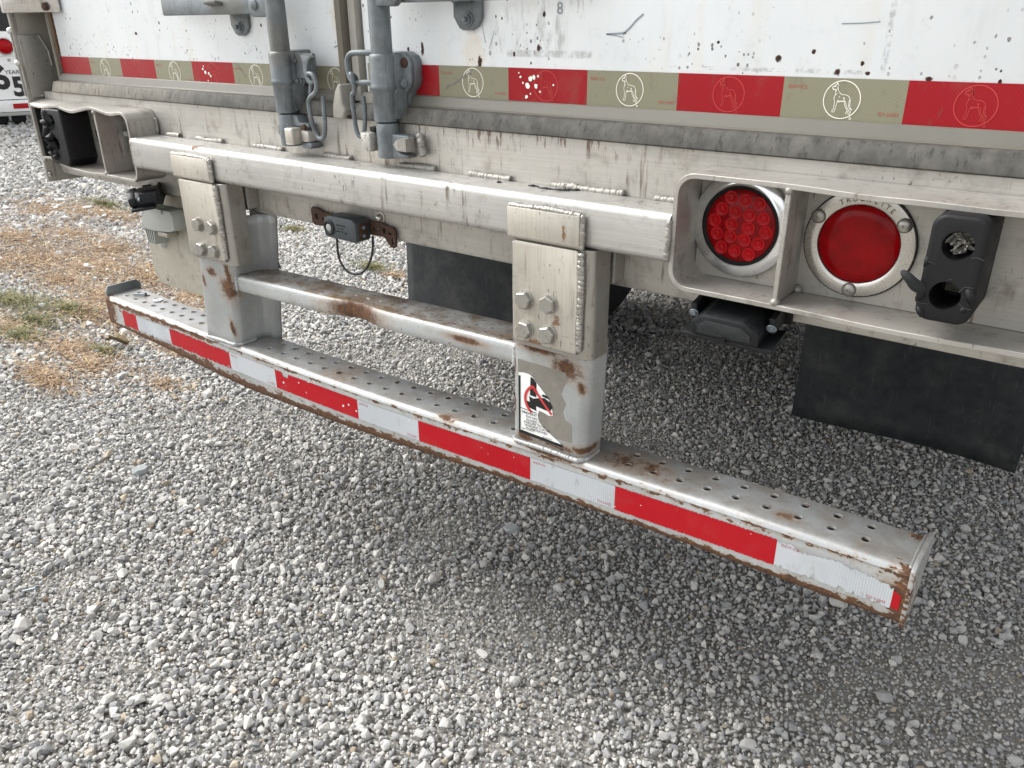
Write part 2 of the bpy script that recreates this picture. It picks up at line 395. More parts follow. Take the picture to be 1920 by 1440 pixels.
M['guard'] = silver_rust('guard_bar_paint', [(-.10, -.06, .630, .06, .10, .006), (.24, -.07, .628, .03, .02, .006), (1.07, -.09, .612, .02, .05, .016), (-1.06, -.08, .585, .02, .05, .03), (.60, -.03, .645, .05, .04, .006),
                                             (.48, -.08, .633, .07, .03, .006), (-.9, -.08, .612, .06, .02, .006), (.75, -.055, .66, .02, .02, .01), (.66, -.03, .648, .04, .04, .008), (.70, -.05, .65, .02, .02, .006), (.90, -.045, .655, .02, .015, .008)], 1.22, 0.45)
M['step'] = silver_rust('step_bar_paint', [(.0, -.09, .80, .100, .06, .036), (.30, -.09, .812, .055, .03, .009)], 0.8, 1.0, 0.10)
M['post'] = silver_rust('guard_post_paint', [(-.415, -.10, .775, .036, .04, .036), (-.47, -.10, .81, .025, .04, .014), (-.405, -.10, .81, .012, .04, .05), (-.435, -.09, .675, .010, .04, .028),
                                             (.525, -.10, .815, .036, .04, .026), (.46, -.10, .835, .03, .04, .008), (.413, -.09, .80, .007, .05, .035), (.41, -.085, .72, .005, .05, .03), (.553, -.09, .785, .010, .03, .016),
                                             (.43, -.09, .652, .03, .05, .010), (.50, -.09, .655, .05, .05, .009), (.545, -.06, .66, .03, .05, .01), (.47, -.10, .838, .06, .04, .012), (-.51, -.10, .78, .008, .04, .02)], 0.0, fill=.2)

# gravel stone: colour per instance
def stone_mat(name, far=False):
    t = NT(name)
    oi = t.n("ShaderNodeObjectInfo")
    rnd = oi.outputs['Random']
    stops = [(0.0, lin('#838384')), (0.12, lin('#999998')), (0.35, lin('#ACABA8')), (0.62, lin('#BCBAB5')), (0.85, lin('#C9C6C0')), (0.972, lin('#D8D4CC')), (0.978, lin('#9C917F')), (0.992, lin('#B0A38E')), (1.0, lin('#7F6B54'))]
    col = t.ramp(rnd, stops)
    v = t.tc.outputs['Object']
    col = t.mix(t.rng(t.noise(2.2, 4, 0.6, vec=v), 0.35, 0.7, 0.0, 0.28), col, lin('#838381'))
    col = t.mix(t.rng(t.noise(7, 3, 0.6, vec=v), 0.55, 0.75, 0.0, 0.35), col, lin('#C4C1BA'))
    t.set(color=col, rough=0.85, spec=0.3)
    t.bump(t.noise(5, 5, 0.65, vec=v), 0.35, 0.12)
    return t.m
M['stone'] = stone_mat('crushed_limestone')
def loose_stone_mat(name, a, b):
    t = NT(name)
    col = t.mix(t.noise(40, 5, 0.6), lin(a), lin(b)); t.set(color=col, rough=0.85, spec=0.3); t.bump(t.noise(120, 5), 0.4, 0.002); return t.m
M['bigstone'] = loose_stone_mat('pale_limestone', '#9C9A94', '#C2BFB8')
M['bigstone2'] = loose_stone_mat('blue_grey_limestone', '#858A8C', '#AAABA8')
def ground_mat():
    t = NT('gravel_bed')
    c = t.vor(75, out='Color'); d = t.vor(75)
    far = t.mix(t.sep(c)[0], lin('#8E8B85'), lin('#C8C4BC'))
    far = t.mix(t.rng(d, 0.25, 0.62, 0, 0.85), far, lin('#55524C'))
    # fine dust between the stones close by
    near = t.mix(t.rng(t.noise(130, 5, 0.7), 0.3, 0.7, 0, 1), lin('#7A7771'), lin('#A3A098'))
    geo = t.n("ShaderNodeNewGeometry")
    x, y, z = t.sep(geo.outputs['Position'])
    n = t.n("ShaderNodeVectorMath"); n.operation = 'DISTANCE'; t.put(n.inputs[0], geo.outputs['Position']); n.inputs[1].default_value = (1.2, -1.1, 0)
    col = t.mix(t.step(n.outputs['Value'], 5.0, 8.0), near, far)
    t.set(color=col, rough=0.95, spec=0.2); t.bump(d, 0.6, 0.01)
    return t.m
M['ground'] = ground_mat()
def blade_mat(name, stops):
    t = NT(name); t.set(color=t.ramp(t.attr('rnd'), stops), rough=0.7, spec=0.3); return t.m
M['straw'] = blade_mat('dry_straw', [(0.0, lin('#5E4736')), (0.35, lin('#80654C')), (0.7, lin('#A08666')), (1.0, lin('#BFAD8C'))])
M['grass'] = blade_mat('green_grass', [(0.0, lin('#3E4426')), (0.45, lin('#5A5F34')), (0.75, lin('#777046')), (1.0, lin('#958660'))])

# ------------------------------------------------------------------ mesh helpers
COL = scene.collection
def link(name, me, mat, parent=None, smooth=None):
    o = bpy.data.objects.new(name, me)
    COL.objects.link(o)
    if parent: o.parent = parent
    if mat is not None:
        me.materials.clear(); me.materials.append(M[mat] if isinstance(mat, str) else mat)
    if smooth is not None:
        me.shade_smooth()
        if smooth < 180:
            me.set_sharp_from_angle(angle=R(smooth))
    return o
def fin(name, bm, mat, parent=None, smooth=35):
    bmesh.ops.recalc_face_normals(bm, faces=bm.faces)
    me = bpy.data.meshes.new(name); bm.to_mesh(me); bm.free()
    return link(name, me, mat, parent, smooth)
def bev(bm, r, seg=3, ang=40):
    if r <= 0: return bm
    bmesh.ops.recalc_face_normals(bm, faces=bm.faces)
    ed = [e for e in bm.edges if len(e.link_faces) == 2 and e.calc_face_angle(0) > R(ang)]
    bmesh.ops.bevel(bm, geom=ed, offset=r, segments=seg, affect='EDGES', profile=0.5, clamp_overlap=True)
    return bm
def add_box(bm, x0, x1, y0, y1, z0, z1):
    vs = [bm.verts.new(p) for p in ((x0, y0, z0), (x1, y0, z0), (x1, y1, z0), (x0, y1, z0), (x0, y0, z1), (x1, y0, z1), (x1, y1, z1), (x0, y1, z1))]
    for f in ((0, 3, 2, 1), (4, 5, 6, 7), (0, 1, 5, 4), (1, 2, 6, 5), (2, 3, 7, 6), (3, 0, 4, 7)): bm.faces.new([vs[i] for i in f])
    return bm
def box(x0, x1, y0, y1, z0, z1, r=0.0, seg=2):
    return bev(add_box(bmesh.new(), x0, x1, y0, y1, z0, z1), r, seg)
def add_prism(bm, poly, a, b, ax='Y'):
    """poly 2D; ax Y: poly=(x,z) extruded in y; X: poly=(y,z); Z: poly=(x,y)"""
    f = {'Y': lambda p, h: (p[0], h, p[1]), 'X': lambda p, h: (h, p[0], p[1]), 'Z': lambda p, h: (p[0], p[1], h)}[ax]
    A = [bm.verts.new(f(p, a)) for p in poly]; B = [bm.verts.new(f(p, b)) for p in poly]
    n = len(poly)
    bm.faces.new(A); bm.faces.new(B[::-1])
    for i in range(n): bm.faces.new((A[i], B[i], B[(i + 1) % n], A[(i + 1) % n]))
    return bm
def prism(poly, a, b, ax='Y', r=0.0, seg=2):
    return bev(add_prism(bmesh.new(), poly, a, b, ax), r, seg)
def rrect(x0, x1, z0, z1, r, n=5):
    out = []
    for cx, cz, a0 in ((x1 - r, z1 - r, 0), (x0 + r, z1 - r, 90), (x0 + r, z0 + r, 180), (x1 - r, z0 + r, 270)):
        for i in range(n + 1):
            a = R(a0 + 90 * i / n); out.append((cx + r * math.cos(a), cz + r * math.sin(a)))
    return out
def circ(cx, cz, r, n=32): return [(cx + r * math.cos(2 * math.pi * i / n), cz + r * math.sin(2 * math.pi * i / n)) for i in range(n)]
def basis(d):
    d = d.normalized(); a = Vector((0, 0, 1)) if abs(d.z) < 0.9 else Vector((1, 0, 0))
    u = d.cross(a).normalized(); return u, d.cross(u).normalized()
def add_tube(bm, pts, r, n=12, caps=True, closed=False):
    pts = [Vector(p) for p in pts]
    rr = r if hasattr(r, '__len__') else [r] * len(pts)
    rings = []; u = None
    for i, p in enumerate(pts):
        if closed: d = pts[(i + 1) % len(pts)] - pts[i - 1]
        else: d = pts[min(i + 1, len(pts) - 1)] - pts[max(i - 1, 0)]
        d.normalize()
        if u is None: u, v = basis(d)
        else:
            u = (u - d * u.dot(d)).normalized()
        v = d.cross(u)
        rings.append([bm.verts.new(p + (u * math.cos(2 * math.pi * k / n) + v * math.sin(2 * math.pi * k / n)) * rr[i]) for k in range(n)])
    m = len(rings)
    for i in range(m if closed else m - 1):
        A, B = rings[i], rings[(i + 1) % m]
        for k in range(n): bm.faces.new((A[k], A[(k + 1) % n], B[(k + 1) % n], B[k]))
    if caps and not closed:
        bm.faces.new(rings[0][::-1]); bm.faces.new(rings[-1])
    return bm
def tube(pts, r, n=12, caps=True, closed=False): return add_tube(bmesh.new(), pts, r, n, caps, closed)
def spline(pts, k=8):
    P = [Vector(p) for p in pts]; out = []
    for i in range(len(P) - 1):
        p0 = P[max(i - 1, 0)]; p1 = P[i]; p2 = P[i + 1]; p3 = P[min(i + 2, len(P) - 1)]
        for j in range(k):
            t = j / k
            out.append(0.5 * ((2 * p1) + (p2 - p0) * t + (2 * p0 - 5 * p1 + 4 * p2 - p3) * t * t + (3 * p1 - p0 - 3 * p2 + p3) * t ** 3))
    out.append(P[-1]); return out
def lathe(c, axis, prof, n=32):
    """prof: list of (radius, along axis)"""
    bm = bmesh.new(); c = Vector(c); axis = Vector(axis).normalized(); u, v = basis(axis); rings = []
    for r, h in prof:
        if r < 1e-6: rings.append([bm.verts.new(c + axis * h)])
        else: rings.append([bm.verts.new(c + axis * h + (u * math.cos(2 * math.pi * k / n) + v * math.sin(2 * math.pi * k / n)) * r) for k in range(n)])
    for A, B in zip(rings, rings[1:]):
        if len(A) == 1 and len(B) == 1: continue
        for k in range(n):
            k2 = (k + 1) % n
            if len(A) == 1: bm.faces.new((A[0], B[k2], B[k]))
            elif len(B) == 1: bm.faces.new((A[k], A[k2], B[0]))
            else: bm.faces.new((A[k], A[k2], B[k2], B[k]))
    return bm
def weld(name, pts, r, mat, parent, seed=0):
    """lumpy weld bead along a path"""
    rr = random.Random(seed); P = [Vector(p) for p in pts]
    path = []
    for a, b in zip(P, P[1:]):
        n = max(2, int((b - a).length / 0.0016))
        for i in range(n): path.append(a.lerp(b, i / n))
    path.append(P[-1])
    rad = [r * (0.92 + 0.035 * math.sin(i * 1.7 + seed + 1.5 * math.sin(i * .11)) + 0.16 * math.sin(i * .071 + seed * 2) * math.sin(i * .031 + seed) + 0.07 * rr.random()) for i in range(len(path))]
    rad[0] *= .5; rad[-1] *= .5
    path = [p + Vector((rr.uniform(-1, 1), rr.uniform(-1, 1), rr.uniform(-1, 1))) * r * 0.12 + Vector((math.sin(seed + k_ * .09), 0, math.sin(seed * 3 + k_ * .07))) * r * .12 for k_, p in enumerate(path)]
    return fin(name, tube(path, rad, 8), mat, parent, 60)
def cut(o, cutters):
    """boolean difference, applied"""
    for c in cutters:
        m = o.modifiers.new("cut", 'BOOLEAN'); m.object = c; m.operation = 'DIFFERENCE'; m.solver = 'EXACT'
    bpy.context.view_layer.update()
    dg = bpy.context.evaluated_depsgraph_get()
    me = bpy.data.meshes.new_from_object(o.evaluated_get(dg))
    o.modifiers.clear(); old = o.data; o.data = me; bpy.data.meshes.remove(old)
    for c in cutters:
        d = c.data; bpy.data.objects.remove(c); bpy.data.meshes.remove(d)
    me.shade_smooth(); me.set_sharp_from_angle(angle=R(35))
    return o
def strokes(lines, w, f):
    """flat ribbons; lines of 2D points, f maps 2D to 3D"""
    bm = bmesh.new()
    for L in lines:
        ww = w
        if isinstance(L, tuple): L, ww = L[0], L[1]
        P = [Vector(p) for p in L]; S = []
        for i, p in enumerate(P):
            d = P[min(i + 1, len(P) - 1)] - P[max(i - 1, 0)]
            if d.length < 1e-9: d = Vector((1, 0))
            n = Vector((-d.y, d.x)).normalized() * ww
            S.append((bm.verts.new(f(p + n)), bm.verts.new(f(p - n))))
        for a, b in zip(S, S[1:]): bm.faces.new((a[0], a[1], b[1], b[0]))
    return bm
def text_mesh(body, size, f, align='CENTER', spacing=1.0, xs=1.0, name='lettering', mat='black', parent=None, bold=0.0):
    cu = bpy.data.curves.new(name, 'FONT'); cu.body = body; cu.size = size; cu.align_x = align; cu.align_y = 'CENTER'
    cu.space_character = spacing; cu.resolution_u = 3; cu.offset = bold
    o = bpy.data.objects.new(name, cu); COL.objects.link(o)
    bpy.context.view_layer.update()
    me = bpy.data.meshes.new_from_object(o.evaluated_get(bpy.context.evaluated_depsgraph_get()))
    bpy.data.objects.remove(o); bpy.data.curves.remove(cu)
    for v in me.vertices: v.co = f(Vector((v.co.x * xs, v.co.y)))
    return link(name, me, mat, parent)
def tag(o, label=None, cat=None, group=None, kind=None):
    if label: o['label'] = label
    if cat: o['category'] = cat
    if group: o['group'] = group
    if kind: o['kind'] = kind
    return o
def empty(name, loc=(0, 0, 0), rz=0):
    o = bpy.data.objects.new(name, None); COL.objects.link(o); o.location = loc; o.rotation_euler.z = rz; o.empty_display_size = 0.2
    return o
def hexbolt(c, axis, r, h, mat, parent, name='bolt', washer=0.0, rot=0.0, stud=0.0):
    c = Vector(c); axis = Vector(axis).normalized(); u, v = basis(axis)
    bm = bmesh.new()
    if washer: 
        b2 = lathe(c, axis, [(washer, 0), (washer, .0016), (washer * .9, .0022), (0, .0022)], 20); me = bpy.data.meshes.new('t'); b2.to_mesh(me); b2.free(); bm.from_mesh(me); bpy.data.meshes.remove(me)
    ring = lambda rad, hh, n, ph: [bm.verts.new(c + axis * hh + (u * math.cos(2 * math.pi * k / n + ph) + v * math.sin(2 * math.pi * k / n + ph)) * rad) for k in range(n)]
    A = ring(r, 0, 6, rot); B = ring(r, h * .82, 6, rot); C_ = ring(r * .87, h, 6, rot)
    for X, Y in ((A, B), (B, C_)):
        for k in range(6): bm.faces.new((X[k], X[(k + 1) % 6], Y[(k + 1) % 6], Y[k]))
    bm.faces.new(C_)
    if stud:
        b2 = lathe(c, axis, [(r * .5, h * .9), (r * .5, h + stud), (r * .4, h + stud + .001), (0, h + stud + .001)], 14); me = bpy.data.meshes.new('t'); b2.to_mesh(me); b2.free(); bm.from_mesh(me); bpy.data.meshes.remove(me)
    return fin(name, bm, mat, parent, 25)

# ================================================================== GROUND
def gh(x, y):
    return 0.012 * np.sin(x * 1.7 + 0.4) * np.cos(y * 2.1 + 1.0) + 0.006 * np.sin(x * 4.3 + y * 3.1) + 0.004 * np.sin(y * 7.7 - x * 5.2)
def make_ground():
    bm = bmesh.new()
    xs = list(np.arange(-7, 4.01, 0.12)); ys = list(np.arange(-3, 7.01, 0.12))
    xs = [-600, -120, -40, -15] + xs + [15, 120, 600]; ys = [-600, -120, -15] + ys + [15, 60, 600]
    near = lambda x, y: 1.0 if (-7 < x < 4 and -3 < y < 7) else 0.0
    g = [[bm.verts.new((x, y, float(gh(x, y)) * near(x, y) - 0.012)) for x in xs] for y in ys]
    for j in range(len(ys) - 1):
        for i in range(len(xs) - 1): bm.faces.new((g[j][i], g[j][i + 1], g[j + 1][i + 1], g[j + 1][i]))
    o = fin('ground', bm, 'ground', None, 180); tag(o, 'bed of grey crushed gravel under everything', kind='structure')
make_ground()

def stone_mesh(seed, n=13, flat=0.74):
    r = np.random.default_rng(seed)
    p = r.normal(size=(n, 3)); p /= np.linalg.norm(p, axis=1)[:, None]
    p *= r.uniform(0.86, 1.06, size=(n, 1)); p *= np.array([1.0, r.uniform(.68, .95), flat * r.uniform(.85, 1.15)])
    bm = bmesh.new()
    for q in p: bm.verts.new(q)
    bmesh.ops.convex_hull(bm, input=bm.verts)
    bmesh.ops.delete(bm, geom=[v for v in bm.verts if not v.link_faces], context='VERTS')
    bmesh.ops.bevel(bm, geom=list(bm.edges), offset=0.085, segments=1, affect='EDGES', profile=0.5, clamp_overlap=True)
    bmesh.ops.recalc_face_normals(bm, faces=bm.faces)
    me = bpy.data.meshes.new('stone'); bm.to_mesh(me); bm.free()
    me.materials.append(M['stone'])
    return me

def make_gravel():
    coll = bpy.data.collections.new('stone_shapes')
    NS = 18
    for i in range(NS):
        o = bpy.data.objects.new('stone_shape_%02d' % i, stone_mesh(100 + i, 12 + i % 8)); coll.objects.link(o)
    cx, cy = 1.2, -1.1
    P = []; S = []
    def band(sp, d0, d1, med, sig, zl, keep=1.0, patchy=0):
        x0, x1, y0, y1 = -20.0, 2.3, -1.75, 9.5
        x0 = max(x0, cx - d1); y1 = min(y1, cy + d1)
        nx = int((x1 - x0) / sp); ny = int((y1 - y0) / sp)
        X, Y = np.meshgrid(x0 + sp * np.arange(nx), y0 + sp * np.arange(ny))
        X = X.ravel() + RNG.uniform(-.5, .5, X.size) * sp; Y = Y.ravel() + RNG.uniform(-.5, .5, Y.size) * sp
        d = np.hypot(X - cx, Y - cy)
        # only what the camera, or a camera a step or two to the side, could see
        m = (d >= d0) & (d < d1) & ((Y - cy) > -0.62 * (X - cx) * 0 - 0.6) & ((X * 0.6018 - Y * 0.7986) < 0.95) & (Y > -0.05 * X - 1.6)
        m &= (Y < 0.42 * (cx - X) + 4.3)
        fn = np.sin(X * 5.1 + 2.2 * np.sin(Y * 2.3)) + np.sin(Y * 6.3 + 1.7 * np.sin(X * 3.1 + 1)) + .7 * np.sin(X * 11 - Y * 9)
        kp = keep * (1 - .75 * np.clip((fn - .55) / .9, 0, 1)) if patchy else keep          # patches of packed fines
        m &= RNG.random(X.size) < kp
        X, Y = X[m], Y[m]
        s = np.clip(med * np.exp(RNG.normal(0, sig, X.size)), med * .45, med * 3.0)
        if d1 <= 3.7:                                      # coarser towards the open yard, finer beside and under the trailer
            s = s * (.70 + .24 * np.clip((-.7 * X - .7 * Y + .6) / 1.3, 0, 1))
        P.append(np.stack([X, Y, gh(X, Y) * ((X > -7) & (Y < 7)) + zl + RNG.uniform(-.3, .35, X.size) * s], 1)); S.append(s)
    band(.0098, 0, 3.6, .0056, .28, -.006)
    band(.0155, 0, 3.6, .0082, .32, -.001, .88, 1)
    band(.030, 0, 3.6, .0112, .28, .002, .8, 1)
    band(.075, 0, 3.6, .0155, .25, .004, .6, 1)
    band(.24, 0, 3.6, .0210, .18, .005, .55, 1)
    band(.0200, 3.6, 6.5, .0105, .32, -.003)
    band(.045, 3.6, 6.5, .0140, .25, .002, .7)
    band(.040, 6.5, 12, .020, .3, -.004)
    band(.085, 12, 20, .040, .3, -.012)
    P_ = np.concatenate(P); S_ = np.concatenate(S); n = len(S_)
    print('gravel stones', n)
    me = bpy.data.meshes.new('gravel'); me.vertices.add(n); me.vertices.foreach_set('co', P_.astype(np.float32).ravel())
    rot = np.stack([RNG.normal(0, .35, n), RNG.normal(0, .35, n), RNG.uniform(0, 6.283, n)], 1).astype(np.float32)
    scl = (S_[:, None] * RNG.uniform(.86, 1.16, (n, 3))).astype(np.float32)
    a = me.attributes.new('rot', 'FLOAT_VECTOR', 'POINT'); a.data.foreach_set('vector', rot.ravel())
    a = me.attributes.new('scl', 'FLOAT_VECTOR', 'POINT'); a.data.foreach_set('vector', scl.ravel())
    a = me.attributes.new('pick', 'INT', 'POINT'); a.data.foreach_set('value', RNG.integers(0, NS, n).astype(np.int32))
    o = link('gravel', me, 'stone'); tag(o, 'loose grey crushed limestone gravel covering the yard', 'gravel', kind='stuff')
    ng = bpy.data.node_groups.new('scatter_stones', 'GeometryNodeTree')
    ng.interface.new_socket('Geometry', in_out='INPUT', socket_type='NodeSocketGeometry')
    ng.interface.new_socket('Geometry', in_out='OUTPUT', socket_type='NodeSocketGeometry')
    N = ng.nodes.new; L = ng.links.new
    gi = N('NodeGroupInput'); go = N('NodeGroupOutput'); ip = N('GeometryNodeInstanceOnPoints'); ci = N('GeometryNodeCollectionInfo')
    ci.inputs['Collection'].default_value = coll; ci.inputs['Separate Children'].default_value = True; ci.inputs['Reset Children'].default_value = True
    def na(nm, ty):
        q = N('GeometryNodeInputNamedAttribute'); q.data_type = ty; q.inputs['Name'].default_value = nm; return q.outputs['Attribute']
    e2r = N('FunctionNodeEulerToRotation'); L(na('rot', 'FLOAT_VECTOR'), e2r.inputs[0])
    L(gi.outputs[0], ip.inputs['Points']); L(ci.outputs[0], ip.inputs['Instance']); ip.inputs['Pick Instance'].default_value = True
    L(na('pick', 'INT'), ip.inputs['Instance Index']); L(e2r.outputs[0], ip.inputs['Rotation']); L(na('scl', 'FLOAT_VECTOR'), ip.inputs['Scale'])
    L(ip.outputs[0], go.inputs[0])
    md = o.modifiers.new('scatter', 'NODES'); md.node_group = ng
make_gravel()

def blades(name, patches, mat, label, cat, lay=0.8, seed=1):
    r = np.random.default_rng(seed); V = []; F = []; C = []
    for (x, y, rx, ry, n, ln, z) in patches:
        for i in range(n):
            a = r.uniform(0, 6.283); q = abs(r.normal(0, .45)); px = x + math.cos(a) * q * rx; py = y + math.sin(a) * q * ry
            L = ln * r.uniform(.5, 1.3); th = r.uniform(0, 6.283); up = (1 - lay) * r.uniform(.4, 1.5) + .06; w = r.uniform(.0011, .0022)
            d = Vector((math.cos(th), math.sin(th), up)).normalized(); s = Vector((-math.sin(th), math.cos(th), r.uniform(-.4, .4))) * w
            b = Vector((px, py, float(gh(px, py)) + r.uniform(.004, .014) + z)); k = len(V)
            m_ = b + d * L * .55; e = b + d * L + Vector((0, 0, -L * .25 * r.random()))
            V += [b - s, b + s, m_ + s * .8, m_ - s * .8, e]; F += [(k, k + 1, k + 2, k + 3), (k + 3, k + 2, k + 4)]; C += [r.random()] * 5
    me = bpy.data.meshes.new(name); me.from_pydata([tuple(v) for v in V], [], F)
    at = me.attributes.new('rnd', 'FLOAT', 'POINT'); at.data.foreach_set('value', np.array(C, np.float32))
    o = link(name, me, mat); tag(o, label, cat, kind='stuff')
    return o
blades('dry_grass', [(-3.7, 1.1, 1.0, .45, 4500, .04, 0), (-4.8, 1.1, 1.1, .4, 4000, .045, 0), (-2.6, .75, .7, .35, 3000, .035, 0), (-3.0, .3, .8, .2, 2000, .04, 0), (-2.2, .3, .5, .2, 1200, .035, 0), (-5.6, 1.7, 1.2, .4, 3000, .05, 0), (-4.3, .75, .6, .22, 2600, .045, 0), (-3.1, .85, .5, .2, 1500, .045, 0), (-2.7, 1.15, .4, .2, 1300, .045, 0), (-2.35, .75, .4, .16, 900, .04, 0), (-4.15, .95, .55, .30, 2600, .045, 0), (-3.6, .85, .45, .22, 1500, .045, 0), (-5.1, 1.9, 1.0, .25, 2600, .06, 0), (-4.0, 1.35, .6, .3, 2200, .05, 0), (-3.2, 1.2, .45, .25, 2200, .05, 0), (-2.9, .65, .45, .28, 2000, .045, 0),
                     (-2.45, .35, .35, .14, 900, .04, 0), (-2.2, .12, .35, .10, 900, .05, 0), (-2.6, .9, .4, .25, 1700, .045, 0), (-3.3, .2, .4, .12, 700, .05, 0), (-4.6, 1.4, .8, .3, 1500, .05, 0), (-2.05, 2.02, .16, .10, 260, .04, 0), (-1.75, .38, .3, .10, 300, .035, 0), (-2.0, .62, .3, .12, 500, .04, 0)],
       'straw', 'dry straw-coloured grass and weeds lying over the gravel', 'dry grass', 0.86, 3)
blades('green_grass', [(-3.40, .50, .42, .16, 1500, .05, 0), (-2.95, .42, .36, .12, 700, .045, 0), (-3.0, .60, .32, .10, 700, .05, 0), (-2.8, .28, .24, .08, 500, .05, 0), (-2.3, .42, .20, .05, 260, .04, 0), (-3.45, 2.4, .22, .10, 420, .045, 0), (-2.27, 2.04, .22, .10, 500, .045, 0), (-5.4, 2.05, .5, .12, 800, .06, 0), (-2.6, 1.3, .2, .1, 200, .04, 0)],
       'grass', 'sparse green grass tufts growing through the gravel', 'grass', 0.55, 5)

# a few stones that stand out
for (x, y, s, sd, mt, lb) in [(-.70, -.62, .026, 31, 'bigstone', 'largest pale stone lying at the left edge of the gravel'),
                              (-.15, -.65, .022, 32, 'bigstone', 'blocky beige stone near the bottom left corner'),
                              (-.30, -.615, .019, 33, 'bigstone', 'flat pale stone up and left of the blocky beige one'),
                              (.02, .405, .027, 34, 'bigstone2', 'flat blue grey stone just below the middle of the guard bar'),
                              (-1.16, -.05, .030, 35, 'bigstone2', 'broad pale grey stone below the left part of the guard bar'),
                              (.86, .66, .024, 36, 'bigstone', 'pale angular stone under the right end of the guard bar')]:
    me = stone_mesh(sd + 7, 22, .6); o = link('loose_stone', me, mt); o.location = (x, y, float(gh(x, y)) + s * .35); o.scale = (s, s, s); o.rotation_euler = (.1, -.1, sd * 1.3)
    tag(o, lb, 'stone', 'larger stones among the gravel')

# ================================================================== SEMI TRAILER
T = empty('semi_trailer'); tag(T, 'white box semi trailer with dented aluminium sill and rusty rear guard', 'trailer')
plane = lambda y: (lambda p: Vector((p[0], y, p[1])))

# ---- cargo body, roof and floor
bm = bmesh.new()
add_box(bm, -1.288, -1.262, .09, 13.6, 1.0, 4.05); add_box(bm, 1.262, 1.288, .09, 13.6, 1.0, 4.05)
add_box(bm, -1.262, 1.262, 13.57, 13.6, 1.2, 4.05); add_box(bm, -1.262, 1.262, .09, 13.57, 4.02, 4.05)
fin('cargo_body', bm, 'door', T, 30)
fl = fin('floor', box(-1.262, 1.262, .09, 13.57, 1.10, 1.18), 'dark', T)
for i in range(12):
    y = .45 + i * .36
    fin('crossmember', box(-1.255, 1.255, y, y + .06, 1.0, 1.098), 'dark', fl)
# running gear hidden behind the mud flaps
fr = fin('slider_frame', box(-.60, .60, 1.4, 4.6, .84, .98, .01), 'dark', T)
for yy in (2.0, 3.25):
    ax = fin('axle', tube([(-.9, yy, .50), (.9, yy, .50)], .065, 16), 'dark', T)
    for xx in (-1.13, -.79, .79, 1.13):
        fin('tyre', lathe((xx, yy, .50), (1, 0, 0), [(.29, -.12), (.36, -.14), (.46, -.135), (.497, -.10), (.50, 0), (.497, .10), (.46, .135), (.36, .14), (.29, .12), (.29, -.12)], 36), 'rubber', ax)
for xc, lb in ((-.835, None), (.825, None)):
    bm = bmesh.new(); gr = []
    for k in range(17):
        z = .215 + .715 * k / 16
        row = []
        for i in range(15):
            u = -1 + 2 * i / 14; w = (1 - k / 16) ** 1.6
            y = 1.217 + w * (.010 * math.sin(u * 2.2 + xc) + .006 * u * u - .008) + .004 * math.sin(k * .7 + u * 3)
            row.append(bm.verts.new((xc + .305 * u + .004 * math.sin(k * .5) * w, y, z - .006 * w * u * u * (1 if xc > 0 else .3))))
        gr.append(row)
    for A, B in zip(gr, gr[1:]):
        for i in range(14): bm.faces.new((A[i], A[i + 1], B[i + 1], B[i]))
    f = fin('mud_flap', bm, 'flap', T, 180)
    f.modifiers.new('thick', 'SOLIDIFY').thickness = .009
    fin('flap_hanger', box(xc - .33, xc + .33, 1.223, 1.26, .90, .985, .004), 'dark', f)

# ---- rear frame sill
sill = fin('rear_sill', prism([(-.030, 1.1715), (-.030, .962), (-.027, .952), (-.018, .948), (.10, .948), (.10, 1.1715)], -1.262, 1.262, 'X'), 'sill', T, 40)
fin('sill_underside', box(-1.262, 1.262, .10, .20, .99, 1.09), 'dark', sill)
fin('sill_socket', lathe((.0455, -.0305, .9920), (0, -1, 0), [(.012, 0), (.012, .0015), (.0085, .002), (.0085, -.002), (0, -.002)], 20), 'sill', sill, 30)
fin('ball_screw', lathe((.0455, -.030, .9920), (0, -1, 0), [(.0045, 0), (.0066, .004), (.0066, .008), (.004, .0115), (0, .0125)], 14), 'stainless', sill, 60)

# ---- doors
def make_door(x0, x1, ztape, segs, embs, texts):
    d = fin('door', box(x0, x1, 0, .085, 1.18, 3.95, .004), 'door', T)
    # gasket along the foot of the door
    g = fin('gasket', prism([(.002, 1.2005), (-.018, 1.2005), (-.027, 1.1995), (-.030, 1.197), (-.037, 1.178), (-.0375, 1.1745), (-.035, 1.1728), (.002, 1.1725)], x0 - .008, x1 + .008, 'X'), 'gasket', d, 50)
    fin('gasket_lip', prism([(-.0012, 1.219), (-.004, 1.2192), (-.0065, 1.2175), (-.0125, 1.2035), (-.0175, 1.2008), (-.0012, 1.2008)], x0 - .006, x1 + .006, 'X'), 'lip', d, 30)
    for (a, b, c) in segs:
        n = max(2, int((b - a) / .012)); rr = random.Random(int(a * 1000))
        top = [(a + (b - a) * i / n, ztape) for i in range(n + 1)]; bot = [(a + (b - a) * i / n, ztape - .0508 + rr.uniform(-.0006, .0002)) for i in range(n, -1, -1)]
        fin('tape_segment', prism(top + bot, -.0010, -.0002), 'tape_red' if c == 'r' else 'tape_olive', d, 30)
    for (cx, c) in embs: emblem(cx, ztape - .0254, 'whiteink' if c == 'o' else 'redline', d)
    for (cx, cz, flip) in texts:
        s = -1 if flip else 1
        text_mesh('DOT-C2', .0058, (lambda p, cx=cx, cz=cz, s=s: Vector((cx + s * p.x, -.0013, cz + s * p.y))), name='tape_lettering', mat='redink', parent=d, xs=1.15)
    return d
